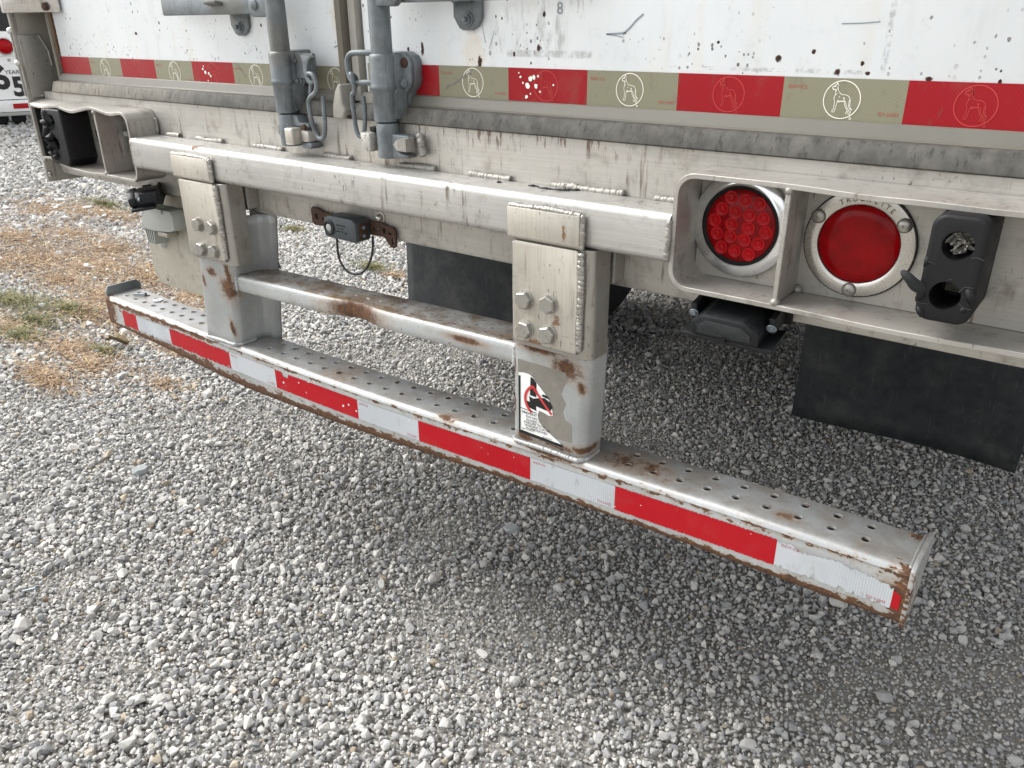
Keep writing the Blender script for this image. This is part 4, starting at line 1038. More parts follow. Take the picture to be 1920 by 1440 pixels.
# ---- lock rods with their guides, cams and keepers
def lock_rod(cx, s):
    """s=-1: left door rod, s=+1: right door rod (guide plate to the right of the rod on both)"""
    yc = -.050
    rod = fin('lock_rod', tube([(cx, yc, 1.2885), (cx, yc, 3.9)], .0188, 28), 'galv', T, 50)
    fin('rod_neck', tube([(cx, yc, 1.20), (cx, yc, 1.292)], .0155, 24), 'galv', rod, 50)
    # sleeve with its pressed ridge
    fin('guide_sleeve', lathe((cx, yc, 1.176), (0, 0, 1), [(.0175, 0), (.0212, .0005), (.0216, .004), (.0220, .052), (.0246, .055), (.0250, .058), (.0240, .0615), (.0232, .064), (.0238, .105), (.0226, .110), (.0205, .1125), (.0165, .113)], 36), 'galv', rod, 50)
    # plate behind the sleeve
    dx = cx - .100
    P = [(.085, 1.289), (.128, 1.2895), (.142, 1.283), (.147, 1.272), (.147, 1.243), (.143, 1.233), (.133, 1.224), (.128, 1.214), (.128, 1.190), (.124, 1.181), (.116, 1.178), (.085, 1.178)]
    if s < 0: P = [(a - (.012 if a > .13 else 0), b) for a, b in P]
    bm = add_prism(bmesh.new(), [(a + dx, b) for a, b in P], -.030, -.0215); bev(bm, .0025, 2)
    pl = fin('guide_plate', bm, 'galv', rod)
    P2 = [((a - .085) * 1.02 + .085 + dx, (b - 1.233) * 1.015 + 1.234) for a, b in P]
    fin('spacer_pad', prism(P2, -.0210, -.0003, 'Y', .003), 'galv', rod)
    # formed flank joining sleeve and plate
    bm = bmesh.new(); add_prism(bm, [(cx + .006, yc - .0205), (cx + .016, yc - .016), (cx + .021, yc - .002), (cx + .026, -.033), (cx + .030, -.0235), (cx - .01, -.0235)], 1.180, 1.287, 'Z'); bev(bm, .002, 2)
    fin('sleeve_flank', bm, 'galv', rod, 50)
    bx = cx + (.0335 if s > 0 else .030)
    if s > 0:
        fin('rivet', lathe((bx, -.030, 1.2735), (0, -1, 0), [(.0088, 0), (.0082, .002), (.0055, .0035), (0, .004)], 20), 'rustbrown', rod, 50)
        hexbolt((bx, -.030, 1.2405), (0, -1, 0), .0085, .0065, 'galv', rod, 'plate_bolt', .0100, .3, .002)
    else:
        hexbolt((bx, -.030, 1.2715), (0, -1, 0), .0080, .0070, 'galv', rod, 'plate_bolt', .0095, .2, .006)
        hexbolt((bx, -.030, 1.2350), (0, -1, 0), .0080, .0070, 'galv', rod, 'plate_bolt', .0100, .5, .006)
    # cam foot
    cam_ = fin('cam_foot', lathe((cx + .002, yc, 1.1135), (0, 0, 1), [(.0, 0), (.0195, 0), (.0205, .003), (.0208, .055), (.0195, .060), (.0150, .0610), (0, .0610)], 30), 'galv', rod, 50)
    if s > 0:
        fin('cam_arm', prism([(cx + .012, 1.1575), (cx + .030, 1.1560), (cx + .060, 1.1550), (cx + .064, 1.150), (cx + .046, 1.1475), (cx + .032, 1.140), (cx + .030, 1.128), (cx + .040, 1.123), (cx + .058, 1.1225), (cx + .058, 1.117), (cx + .012, 1.1145)], -.060, -.036, 'Y', .002), 'galv', rod)
        weld('keeper_weld', [(cx + .070, -.040, 1.157), (cx + .075, -.043, 1.147), (cx + .074, -.042, 1.132), (cx + .077, -.040, 1.120)], .0075, 'weld', rod, 6)
        bm = bmesh.new()                                  # pyramid-tipped keeper pin
        b = [bm.verts.new(p) for p in ((cx + .066, -.050, 1.128), (cx + .066, -.072, 1.130), (cx + .066, -.072, 1.152), (cx + .066, -.050, 1.154))]
        m_ = [bm.verts.new(p) for p in ((cx + .046, -.050, 1.130), (cx + .046, -.074, 1.131), (cx + .046, -.074, 1.150), (cx + .046, -.050, 1.152))]
        tp = bm.verts.new((cx + .033, -.070, 1.140))
        bm.faces.new(b)
        for i in range(4): bm.faces.new((b[i], b[(i + 1) % 4], m_[(i + 1) % 4], m_[i])); bm.faces.new((m_[i], m_[(i + 1) % 4], tp))
        fin('keeper_pin', bm, 'weld', rod, 20)
        kb = fin('keeper_block', box(cx - .0455, cx - .0215, -.075, -.0305, 1.1235, 1.1565, .003), 'sill', rod)
        fin('keeper_gap_shade', box(cx - .034, cx - .019, -.062, -.040, 1.1575, 1.166, .002), 'hole', rod)  # dark box in place of an opening, shade given by its colour
    else:
        kb = fin('keeper_block', box(cx + .020, cx + .044, -.080, -.0305, 1.1190, 1.1510, .004, 3), 'plate', rod)
        fin('keeper_bar', box(cx + .0445, cx + .068, -.060, -.0305, 1.124, 1.146, .004), 'sill', rod)
        fin('cam_arm', prism([(cx + .010, 1.174), (cx + .034, 1.172), (cx + .040, 1.160), (cx + .066, 1.158), (cx + .070, 1.152), (cx + .010, 1.152)], -.056, -.034, 'Y', .002), 'galv', rod)
        fin('cam_claw', prism([(cx + .044, 1.122), (cx + .070, 1.124), (cx + .076, 1.118), (cx + .070, 1.1115), (cx + .044, 1.112)], -.060, -.0305, 'Y', .003), 'galv', rod)
        hexbolt((cx + .056, -.057, 1.1525), (0, -1, 0), .006, .004, 'rustbrown', rod, 'cam_rivet')
        bm = bmesh.new()
        b = [bm.verts.new(p) for p in ((cx - .018, -.044, 1.132), (cx - .018, -.062, 1.134), (cx - .018, -.062, 1.152), (cx - .018, -.044, 1.152))]
        tp = bm.verts.new((cx - .045, -.060, 1.146)); bm.faces.new(b)
        for i in range(4): bm.faces.new((b[i], b[(i + 1) % 4], tp))
        fin('keeper_pin', bm, 'weld', rod, 20)
        for z in (1.160, 1.126): fin('cam_pin', lathe((cx - .016, -.05, z), (-1, 0, 0), [(.0055, 0), (.0055, .008), (.003, .011), (0, .0115)], 14), 'galv', rod, 50)
    return rod
ROD_L = lock_rod(-.1785, -1)
ROD_R = lock_rod(.1005, 1)
# hook loops and hanging links
y = -.056
fin('hook_loop', tube(spline([(.086, y + .01, 1.2885), (.055, y, 1.2895), (.030, y, 1.288), (.018, y, 1.279), (.017, y, 1.262), (.022, y, 1.246), (.034, y, 1.238), (.055, y, 1.240), (.086, y + .01, 1.241)], 6), .0052, 10), 'galv', ROD_R, 60)
fin('hanging_link', tube(spline([(.0245, y + .004, 1.226), (.0255, y + .010, 1.245), (.033, y - .009, 1.2545), (.039, y - .011, 1.247), (.038, y - .008, 1.226), (.029, y - .007, 1.2165), (.0265, y - .004, 1.19), (.0275, y - .002, 1.158), (.034, y, 1.1455), (.042, y + .003, 1.153), (.0475, y + .004, 1.185), (.0465, y + .004, 1.2165)], 6), .0042, 10), 'galv', ROD_R, 60)
y = -.052
fin('hook_loop', prism([(-.112, 1.283), (-.088, 1.2825), (-.082, 1.279), (-.090, 1.272), (-.096, 1.262), (-.095, 1.245), (-.088, 1.238), (-.080, 1.240), (-.083, 1.233), (-.092, 1.229), (-.103, 1.237), (-.107, 1.255), (-.107, 1.270)], y - .006, y + .006, 'Y', .0015), 'galv', ROD_L, 40)
fin('hook_base', box(-.150, -.098, -.0405, -.0305, 1.240, 1.286, .003), 'galv', ROD_L)
fin('hanging_link', tube(spline([(-.104, y + .004, 1.214), (-.102, y + .006, 1.236), (-.094, y - .006, 1.250), (-.078, y - .008, 1.249), (-.070, y - .008, 1.234), (-.075, y - .008, 1.219), (-.092, y - .008, 1.209), (-.1005, y - .006, 1.197), (-.100, y - .004, 1.165), (-.096, y, 1.142), (-.084, y, 1.1325), (-.071, y, 1.141), (-.066, y, 1.165), (-.067, y + .002, 1.2125)], 6), .0044, 10), 'galv', ROD_L, 60)

# ---- door handles, pivot lugs and retainer clips along the top of the picture
def handle(rod, cx, x_end, zc, s):
    lug = [(cx - s * .006, zc + .020), (cx + s * .052, zc + .020), (cx + s * .062, zc + .010), (cx + s * .062, zc - .012), (cx + s * .052, zc - .022), (cx - s * .006, zc - .022)]
    fin('pivot_lug', prism(lug, -.066, -.052, 'Y', .003), 'galv', rod)
    fin('pivot_rivet', lathe((cx + s * .042, -.066, zc), (0, -1, 0), [(.0105, 0), (.0100, .003), (.006, .005), (0, .0055)], 22), 'galv', rod, 50)
    a, b = sorted((cx + s * .030, x_end))
    fin('handle', box(a, b, -.0515, -.043, zc - .0165, zc + .0165, .003), 'galv', rod)
handle(ROD_L, -.1785, -.566, 1.371, -1)
handle(ROD_R, .1005, .50, 1.384, 1)
def clip(cx, zb, rod):
    fin('retainer_clip', prism([(cx - .030, zb + .062), (cx - .030, zb + .020), (cx - .018, zb + .003), (cx - .010, zb), (cx + .010, zb), (cx + .022, zb + .006), (cx + .030, zb + .018), (cx + .030, zb + .062)], -.0085, -.0010, 'Y', .002), 'galv', rod)
    fin('clip_tongue', prism([(-.0105, zb + .040), (-.0105, zb + .052), (-.024, zb + .058), (-.041, zb + .062), (-.068, zb + .066), (-.068, zb + .060), (-.041, zb + .052), (-.026, zb + .047)], cx - .028, cx + .014, 'X', .0015), 'galv', rod, 40)
    hexbolt((cx + .002, -.0085, zb + .0165), (0, -1, 0), .0085, .0060, 'galv', rod, 'clip_bolt', .0115, .2, .006)
clip(-.357, 1.315, ROD_L)
clip(.2615, 1.325, ROD_R)

# ---- sensor on its rusty hanger
sb = fin('sensor_bracket', prism([(-.155, .960), (-.155, .985), (-.150, .991), (-.136, .990), (-.118, .984), (.055, .984), (.070, .980), (.083, .980), (.091, .972), (.090, .941), (.082, .937), (.072, .942), (.058, .957), (-.115, .957), (-.125, .953), (-.150, .953)], -.0385, -.0335, 'Y', .001), 'rustbrown', T)
cuts = []
for (x0, x1, z0, z1, r_) in [(.029, .046, .966, .972, .0028), (.056, .066, .964, .974, .0045), (.0795, .085, .945, .958, .0026), (.071, .080, .9635, .968, .002), (-.1435, -.132, .966, .978, .004), (-.121, -.111, .966, .972, .0028)]:
    cuts.append(fin('cut', prism(rrect(x0, x1, z0, z1, r_), -.06, -.02), 'rustbrown'))
cut(sb, cuts)
fin('sensor_body', prism([(-.070, .952), (-.066, .947), (.018, .946), (.023, .951), (.023, .985), (.012, .992), (-.055, .992), (-.070, .985)], -.078, -.0388, 'Y', .005, ), 'sensor', sb)
fin('sensor_eye', lathe((-.0535, -.078, .9680), (0, -1, 0), [(.0155, -.002), (.0155, .0015), (.0125, .003), (.0085, .0018), (.0075, .0012), (0, .0016)], 26), 'plastic', sb, 40)
fin('eye_glass', lathe((-.0535, -.0798, .9680), (0, -1, 0), [(.0075, 0), (.0060, .0012), (0, .0018)], 20), 'greyplastic', sb, 60)
bm = bmesh.new()
for (x, z, w, h) in [(-.028, .976, .006, .002), (-.019, .976, .005, .002), (-.010, .976, .006, .002), (-.028, .964, .008, .002), (-.016, .964, .004, .002), (-.006, .962, .004, .004), (-.02, .970, .018, .0008)]: add_box(bm, x - w / 2, x + w / 2, -.0790, -.0782, z - h / 2, z + h / 2)
fin('sensor_marking', bm, 'hole', sb)
for z in (.975, .959): fin('connector_pin', lathe((.0230, -.060, z), (1, 0, 0), [(.0040, 0), (.0040, .006), (.0022, .007), (0, .007)], 14), 'oldbolt', sb, 40)
fin('connector', box(.0225, .0245, -.070, -.048, .952, .983, .001), 'rustbrown', sb)
fin('sensor_cable', tube(spline([(-.054, -.060, .950), (-.054, -.062, .930), (-.048, -.066, .905), (-.030, -.068, .884), (-.008, -.066, .877), (.014, -.060, .884), (.029, -.054, .905), (.034, -.048, .930), (.033, -.044, .956)], 8), .0024, 8), 'cable', sb, 60)

# ---- number plate panel and its lamp at the left
pp = fin('plate_panel', prism([(-.905, .945), (-.905, .708), (-.885, .684), (-.56, .684), (-.56, .945)], -.004, .000, 'Y', .0008), 'liner', T)
cut(pp, [fin('cut', lathe((x, -.02, z), (0, 1, 0), [(0, 0), (.0045, 0), (.0045, .04), (0, .04)], 14), 'liner') for x, z in ((-.843, .700), (-.885, .82), (-.845, .805), (-.62, .70))])
pl = fin('plate_lamp', prism([(-.850, .850), (-.846, .880), (-.826, .888), (-.815, .912), (-.700, .912), (-.692, .900), (-.692, .865), (-.72, .856), (-.79, .850)], -.045, -.0045, 'Y', .004), 'greyplastic', T)
for i in range(5): fin('lamp_rib', prism([(-.846 + i * .010, .850), (-.8435 + i * .010, .850), (-.836 + i * .008, .812), (-.839 + i * .008, .812)], -.040, -.0045), 'greyplastic', pl)
fin('lamp_socket', box(-.79, -.745, -.038, -.0045, .836, .8495, .004), 'liner', pl)
fin('lamp_boss', lathe((-.83, -.0045, .806), (0, -1, 0), [(.016, 0), (.012, .006), (.006, .008), (0, .008)], 16), 'greyplastic', pl, 50)
fin('lamp_screw', lathe((-.735, -.0452, .905), (0, -1, 0), [(.005, 0), (.004, .002), (0, .0025)], 12), 'oldbolt', pl, 50)

# ================================================================== REAR GUARD
def interp(tab, x):
    return float(np.interp(x, [t[0] for t in tab], [t[1] for t in tab]))
def smooth_tab(tab):
    xs = np.linspace(-1.2, 1.2, 241); ys = np.interp(xs, [t[0] for t in tab], [t[1] for t in tab]); k = np.ones(21) / 21
    yp = np.pad(ys, 10, mode='edge'); ys = np.convolve(yp, k, mode='valid')
    return list(zip(xs, ys))
G_T = smooth_tab([(-1.2, .599), (-.95, .600), (-.75, .603), (-.48, .6055), (-.3, .6025), (-.02, .603), (.16, .607), (.44, .615), (.62, .620), (.9, .6305), (1.06, .6285), (1.2, .6285)])
G_B = smooth_tab([(-1.2, .543), (-1.1, .538), (-.74, .527), (-.41, .513), (-.08, .518), (.25, .534), (.45, .547), (.72, .555), (.9, .556), (1.09, .558), (1.2, .558)])
G_Y = smooth_tab([(-1.2, -.066), (-1.0, -.069), (-.75, -.077), (-.5, -.086), (-.02, -.084), (.44, -.080), (.9, -.079), (1.1, -.074)])
def gbar(x, t, d):
    """x along the bar, t height over tape-top (0 = tape top), d depth behind the front face"""
    zt = interp(G_T, x); zb = interp(G_B, x)
    if t < -.050: f = (t + .050) / -.03; z = zt - .050 + f * (zb - (zt - .050)) 
    else: z = zt + t
    return Vector((x, interp(G_Y, x) + d, z))
GX0, GX1 = -1.095, 1.083
def guard_bar():
    prof = [(-.078, .050, .9), (-.080, .030, 1.0), (-.080, .012, 1.0), (-.077, .004, .95), (-.070, .0008, .75), (-.062, .0002, .45), (-.053, 0, .22), (-.045, 0, 0), (-.02, 0, 0), (-.003, 0, .05), (.004, .0003, .26), (.010, .0018, .42)]
    for i in range(1, 7):
        a = R(90 * i / 6); prof.append((.008 + .014 * math.sin(a), .014 - .014 * math.cos(a) + .0005, .36 - .06 * i))
    prof.append((.022, .0225, 0.0))
    back = [(.022, .098, .1), (.019, .102, .3), (.008, .104, .4), (-.03, .104, .3)]
    N = 150; bm = bmesh.new(); lay = bm.verts.layers.float.new('wear')
    def loft(pr):
        rows = []
        for i in range(N + 1):
            x = GX0 + (GX1 - GX0) * i / N; row = []
            for (t, d, w) in pr:
                v = bm.verts.new(gbar(x, t, d)); e = min(x - GX0, GX1 - x)
                v[lay] = max(w, .62 - e * 12) + (.22 if (x < -.55 and t < .012) else 0); row.append(v)
            rows.append(row)
        for A, B in zip(rows, rows[1:]):
            for k in range(len(pr) - 1): bm.faces.new((A[k], A[k + 1], B[k + 1], B[k]))
    loft(prof); loft(back); loft([(-.03, .104, .3), (-.07, .095, .4), (-.078, .050, .5)])
    # pierced tread: each cell of the top face carries one raised hole
    d0, d1, d2 = .0225, .062, .098
    def cell(x0, x1, a, b, cx, cd, r_):
        n = 16
        def edge(k):
            an = 2 * math.pi * k / n; c, s_ = math.cos(an), math.sin(an)
            fx = ((x1 - cx) if c > 0 else (cx - x0)) / abs(c) if abs(c) > 1e-6 else 1e9
            fd = ((b - cd) if s_ > 0 else (cd - a)) / abs(s_) if abs(s_) > 1e-6 else 1e9
            f = min(fx, fd); return (cx + c * f, cd + s_ * f)
        rings = []
        E_ = [edge(k) for k in range(n)]
        # snap nearest corner points
        for (qx, qd) in ((x0, a), (x1, a), (x1, b), (x0, b)):
            j = min(range(n), key=lambda k: (E_[k][0] - qx) ** 2 + (E_[k][1] - qd) ** 2); E_[j] = (qx, qd)
        def R_(rad, h, w):
            row = []
            for k in range(n):
                an = 2 * math.pi * k / n
                v = bm.verts.new(gbar(cx + rad * math.cos(an), .022 + h, cd + rad * math.sin(an))); v[lay] = w; row.append(v)
            return row
        o_ = []
        for p in E_:
            v = bm.verts.new(gbar(p[0], .022, p[1])); v[lay] = 0.02; o_.append(v)
        rings = [o_, R_(r_ * 1.62, 0, .02), R_(r_ * 1.56, 0, .04), R_(r_ * 1.25, .0007, .10), R_(r_ * 1.06, .0010, .16), R_(r_ * 1.0, .0002, .3), R_(r_ * .98, -.0035, .3)]
        for A, B in zip(rings, rings[1:]):
            for k in range(n): bm.faces.new((A[k], A[(k + 1) % n], B[(k + 1) % n], B[k]))
    pitch = .0489; x = 1.0125 - pitch * 43; holes = []
    xs = [1.0125 - pitch * k for k in range(44) if 1.0125 - pitch * k > GX0 + .02]
    xs = xs[::-1]
    lo = GX0
    for i, cx in enumerate(xs):
        hi = (cx + xs[i + 1]) / 2 if i + 1 < len(xs) else GX1
        blocked = (.385 < cx < .58) or (-.60 < cx < -.40)
        for (a, b, cd) in ((d0, d1, .0400), (d1, d2, .0775)):
            cc = cx + (.0 if cd < .05 else -.002)
            if blocked:
                v = [bm.verts.new(gbar(px, .022, pd)) for px, pd in ((lo, a), (hi, a), (hi, b), (lo, b))]; bm.faces.new(v)
            else: cell(lo, hi, a, b, cc, cd, .0066)
        lo = hi
    bmesh.ops.remove_doubles(bm, verts=bm.verts, dist=1e-5)
    o = fin('guard_bar', bm, 'guard', T, 45)
    return o
GB = guard_bar()
# tape on the front of the bar
gx = -.921; pat = []
wr = [(.1778, 'w'), (.2794, 'r')]
xs = -.9274; pat.append((-1.005, xs, 'r'))
for i in range(9):
    w, c = wr[i % 2]
    if i == 8: w = .166
    pat.append((xs, xs + w, c)); xs += w
pat.append((xs, xs + .011, 'r'))
for (a, b, c) in pat:
    n = max(3, int((b - a) / .0035)); rr = random.Random(int(a * 997) & 1023); bm = bmesh.new(); A = []; B = []
    ragged = a < -.5 or b > 1.05
    for i in range(n + 1):
        x = a + (b - a) * i / n
        tt = -(.0012 if i % 2 else 0) - (rr.random() ** 3 * (.006 if ragged else .0012))
        tb = -.0482 + (.0010 if i % 2 else 0) + (rr.random() ** 3 * (.007 if ragged else .0015))
        if c == 'w' and a > .8 and x > 1.0: tt -= .010 * (x - 1.0) / .07 + .002 * rr.random()
        if c == 'w' and .92 < x < .98: tt -= .006 * math.sin((x - .92) / .06 * math.pi)
        if c == 'r' and b > 1.05: tt = -.016 - .006 * (x - a) / (b - a)
        if c == 'r' and -.33 < a < -.2 and -.265 < x < -.245: tt -= .010
        A.append((x, tt)); B.append((x, tb))
    for i in range(n):
        ro = []
        K = 3
        q = [[gbar(A[j][0], A[j][1] + (B[j][1] - A[j][1]) * k / K, -.0009) for k in range(K + 1)] for j in (i, i + 1)]
        for k in range(K): bm.faces.new([bm.verts.new(p) for p in (q[0][k], q[0][k + 1], q[1][k + 1], q[1][k])])
    bmesh.ops.remove_doubles(bm, verts=bm.verts, dist=1e-6)
    o = fin('tape_segment', bm, 'gtape_red' if c == 'r' else 'gtape_white', GB, 60)
    # outward-facing normals
    if c == 'w':
        for (cx, ct, fl_) in ((a + .020, -.0075, 1), (b - .020, -.0405, -1)):
            if (fl_ > 0 and a < -.8): continue
            text_mesh('DOT-C2', .0062, (lambda p, cx=cx, ct=ct, fl_=fl_: gbar(cx + fl_ * p.x, ct + fl_ * p.y, -.0014)), name='tape_lettering', mat='redink', parent=GB, xs=1.15)
# end plates
def end_plate(x, s):
    z0 = gbar(x, -.08, 0).z; zt = gbar(x, .022, 0).z; y0 = interp(G_Y, x)
    up = .026 if s < 0 else .010
    f0 = .006 if s < 0 else -.004
    P = [(y0 + f0 + .004, z0 - .003), (y0 + f0, zt + up * .3), (y0 + .014, zt + up), (y0 + .100, zt + up), (y0 + .112, zt + up - .012), (y0 + .112, zt - .03), (y0 + .05, z0 - .003)]
    bm = add_prism(bmesh.new(), P, x, x + s * .0065, 'X'); bev(bm, .0015, 2)
    lay = bm.verts.layers.float.new('wear')
    for v in bm.verts: v[lay] = .42 if v.co.z < z0 + .03 else (.30 if v.co.y < y0 + .01 else .12)
    fin('end_plate', bm, 'guard' if s > 0 else 'endsteel', GB, 40)
end_plate(GX0, -1); end_plate(GX1, 1)
weld('weld_bead', [(GX1 - .003, interp(G_Y, GX1) + .008, gbar(GX1, .022, 0).z), (GX1 - .003, interp(G_Y, GX1) + .1, gbar(GX1, .022, 0).z + .001)], .0028, 'guard', GB, 8)

# ---- upright posts of the guard
def guard_post(top, bot, zt, s):
    """top/bot: (x0,x1,y) of the front face at the bracket and at the bar"""
    bm = bmesh.new(); lay = bm.verts.layers.float.new('wear'); rows = []
    N = 14
    for i in range(N + 1):
        f = i / N
        x0 = top[0] + (bot[0] - top[0]) * f; x1 = top[1] + (bot[1] - top[1]) * f; y = top[2] + (bot[2] - top[2]) * f
        zb = gbar((bot[0] + bot[1]) / 2, .0215, 0).z
        sk = .004 if s > 0 else -.003
        r_ = .016; P = []
        dep = .085 if s < 0 else .052
        P += [(x0 - .030, y + dep), (x0 - .004, y + dep), (x0, y + dep - .006)]
        for k in range(6):
            a = R(180 + 90 * k / 5); P.append((x0 + r_ * .6 + r_ * .6 * math.cos(a), y + r_ * .6 + r_ * .6 * math.sin(a)))
        P += [(x0 + (x1 - x0) * q, y) for q in (.25, .5, .75)]
        for k in range(7):
            a = R(270 + 90 * k / 6); P.append((x1 - r_ + r_ * math.cos(a), y + r_ + r_ * math.sin(a)))
        P += [(x1 + .0005, y + .035), (x1, y + dep - .012)]
        if s < 0: P += [(x1 + .003, y + dep - .008), (x1 + .012, y + dep), (x1 + .030, y + dep + .002), (x1 + .036, y + dep + .012), (x1 + .036, y + dep + .016)]
        else: P += [(x1, y + dep - .004), (x1, y + dep)]
        row = []
        for (px, py) in P:
            z = zt + (zb - zt) * f + sk * (px - x0) / (x1 - x0) * (1 if f < .01 else 1)
            v = bm.verts.new((px, py, z)); v[lay] = .0; row.append(v)
        rows.append(row)
    for A, B in zip(rows, rows[1:]):
        for k in range(len(A) - 1): bm.faces.new((A[k], A[k + 1], B[k + 1], B[k]))
    o = fin('guard_post', bm, 'post', T, 50)
    sm = o.modifiers.new('thick', 'SOLIDIFY'); sm.thickness = .004; sm.offset = 1.0 if False else 0
    zb = gbar((bot[0] + bot[1]) / 2, .022, 0).z
    weld('weld_bead', [(bot[0] - .002, bot[2] + .05, zb), (bot[0] - .003, bot[2] + .006, zb + .0), (bot[0] + .006, bot[2] - .003, zb), (bot[1] - .010, bot[2] - .004, zb + .003), (bot[1] + .001, bot[2] + .010, zb + .004), (bot[1] + .002, bot[2] + .05, zb + .004)], .0050, 'guard', o, 3)
    return o
PR = guard_post((.4195, .572, -.094), (.4020, .553, -.074), .86, 1)
PL = guard_post((-.490, -.358, -.1045), (-.560, -.432, -.082), .95, -1)

# ---- aluminium brackets that carry the posts, with cover plates and bolts
def bracket(x0, x1, zlow, bolts, lip, s):
    """channel around the post, bolted cover plate, welded lip on the beam"""
    P = []
    r_ = .014; y = -.1135
    P += [(x0, y + .055)]
    for k in range(5):
        a = R(180 + 90 * k / 4); P.append((x0 + .008 + .008 * math.cos(a), y + .008 + .008 * math.sin(a)))
    for k in range(7):
        a = R(270 + 90 * k / 6); P.append((x1 - r_ + r_ * math.cos(a), y + r_ + r_ * math.sin(a)))
    P += [(x1, y + .050), (x1 - .0055, y + .050), (x1 - .0055, y + .02), (x0 + .0055, y + .02), (x0 + .0055, y + .055)]
    bm = add_prism(bmesh.new(), P, zlow, 1.0255, 'Z'); bev(bm, .0008, 1, 60)
    b = fin('guard_bracket', bm, 'bracket', T, 40)
    fin('side_gusset', box(x1 + .0005, x1 + .0055, -.060, -.031, .965, 1.024, .001), 'weld', b)
    c0, c1 = x0 + .010, x1 - .022
    fin('cover_plate', prism(rrect(c0, c1, zlow + .010, 1.0245, .006, 3), y - .0075, y - .0003, 'Y', .0012), 'plate', b, 30)
    weld('weld_bead', [(c1 + .003, y - .004, 1.022), (c1 + .0035, y - .004, .96), (c1 + .003, y - .004, .90), (c1 + .002, y - .004, zlow + .014)], .0060, 'bracket', b, 11)
    weld('weld_bead', [(c0 - .001, y - .003, 1.022), (c0 - .001, y - .003, zlow + .014)], .0022, 'bracket', b, 12)
    weld('weld_bead', [(c0 + .004, y - .003, zlow + .009), (c1 - .002, y - .003, zlow + .009)], .0020, 'bracket', b, 13)
    for i, (bx, bz) in enumerate(bolts):
        hexbolt((bx, y - .0076, bz), (0, -1, 0), .0152, .0115, 'bolt', b, 'bolt', .0165, .2 + i * .37)
    lx0, lx1, lz0, lz1 = lip
    bm = add_prism(bmesh.new(), [(-.1105, lz0), (-.118, lz0), (-.1225, lz0 + .004), (-.1225, lz1), (-.1105, lz1)], lx0, lx1, 'X'); bev(bm, .0022, 2, 30)
    fin('lip_plate', bm, 'plate', b, 40)
    weld('weld_bead', [(lx0, -.117, lz1 + .001), ((lx0 + lx1) / 2, -.117, lz1 + .0015), (lx1, -.117, lz1)], .0050, 'bracket', b, 14)
    weld('weld_bead', [(lx1 + .001, -.116, lz1), (lx1 + .002, -.116, lz0 + .01), (lx1 + .001, -.1155, lz0)], .0054, 'bracket', b, 15)
    return b
bracket(.4275, .5845, .8480, [(.4628, .9303), (.5098, .9325), (.4637, .8803), (.5094, .8813)], (.428, .563, 1.0265, 1.0775), 1)
bracket(-.512, -.3465, .8450, [(-.4459, .9294), (-.3949, .9292), (-.4479, .8731), (-.4001, .8744)], (-.516, -.377, 1.0265, 1.0765), -1)
# torn rear gusset of the left post, seen behind the bracket
gus = prism([(-.030, .955), (-.030, .81), (.02, .81), (.034, .80), (.030, .818), (.014, .830), (.006, .845), (.012, .87), (.018, .90), (.018, .95)], -.385, -.381, 'X', .001)
lay = gus.verts.layers.float.new('wear')
for v in gus.verts: v[lay] = .5 if v.co.y > .012 else .0
fin('post_gusset', gus, 'guard', PL)

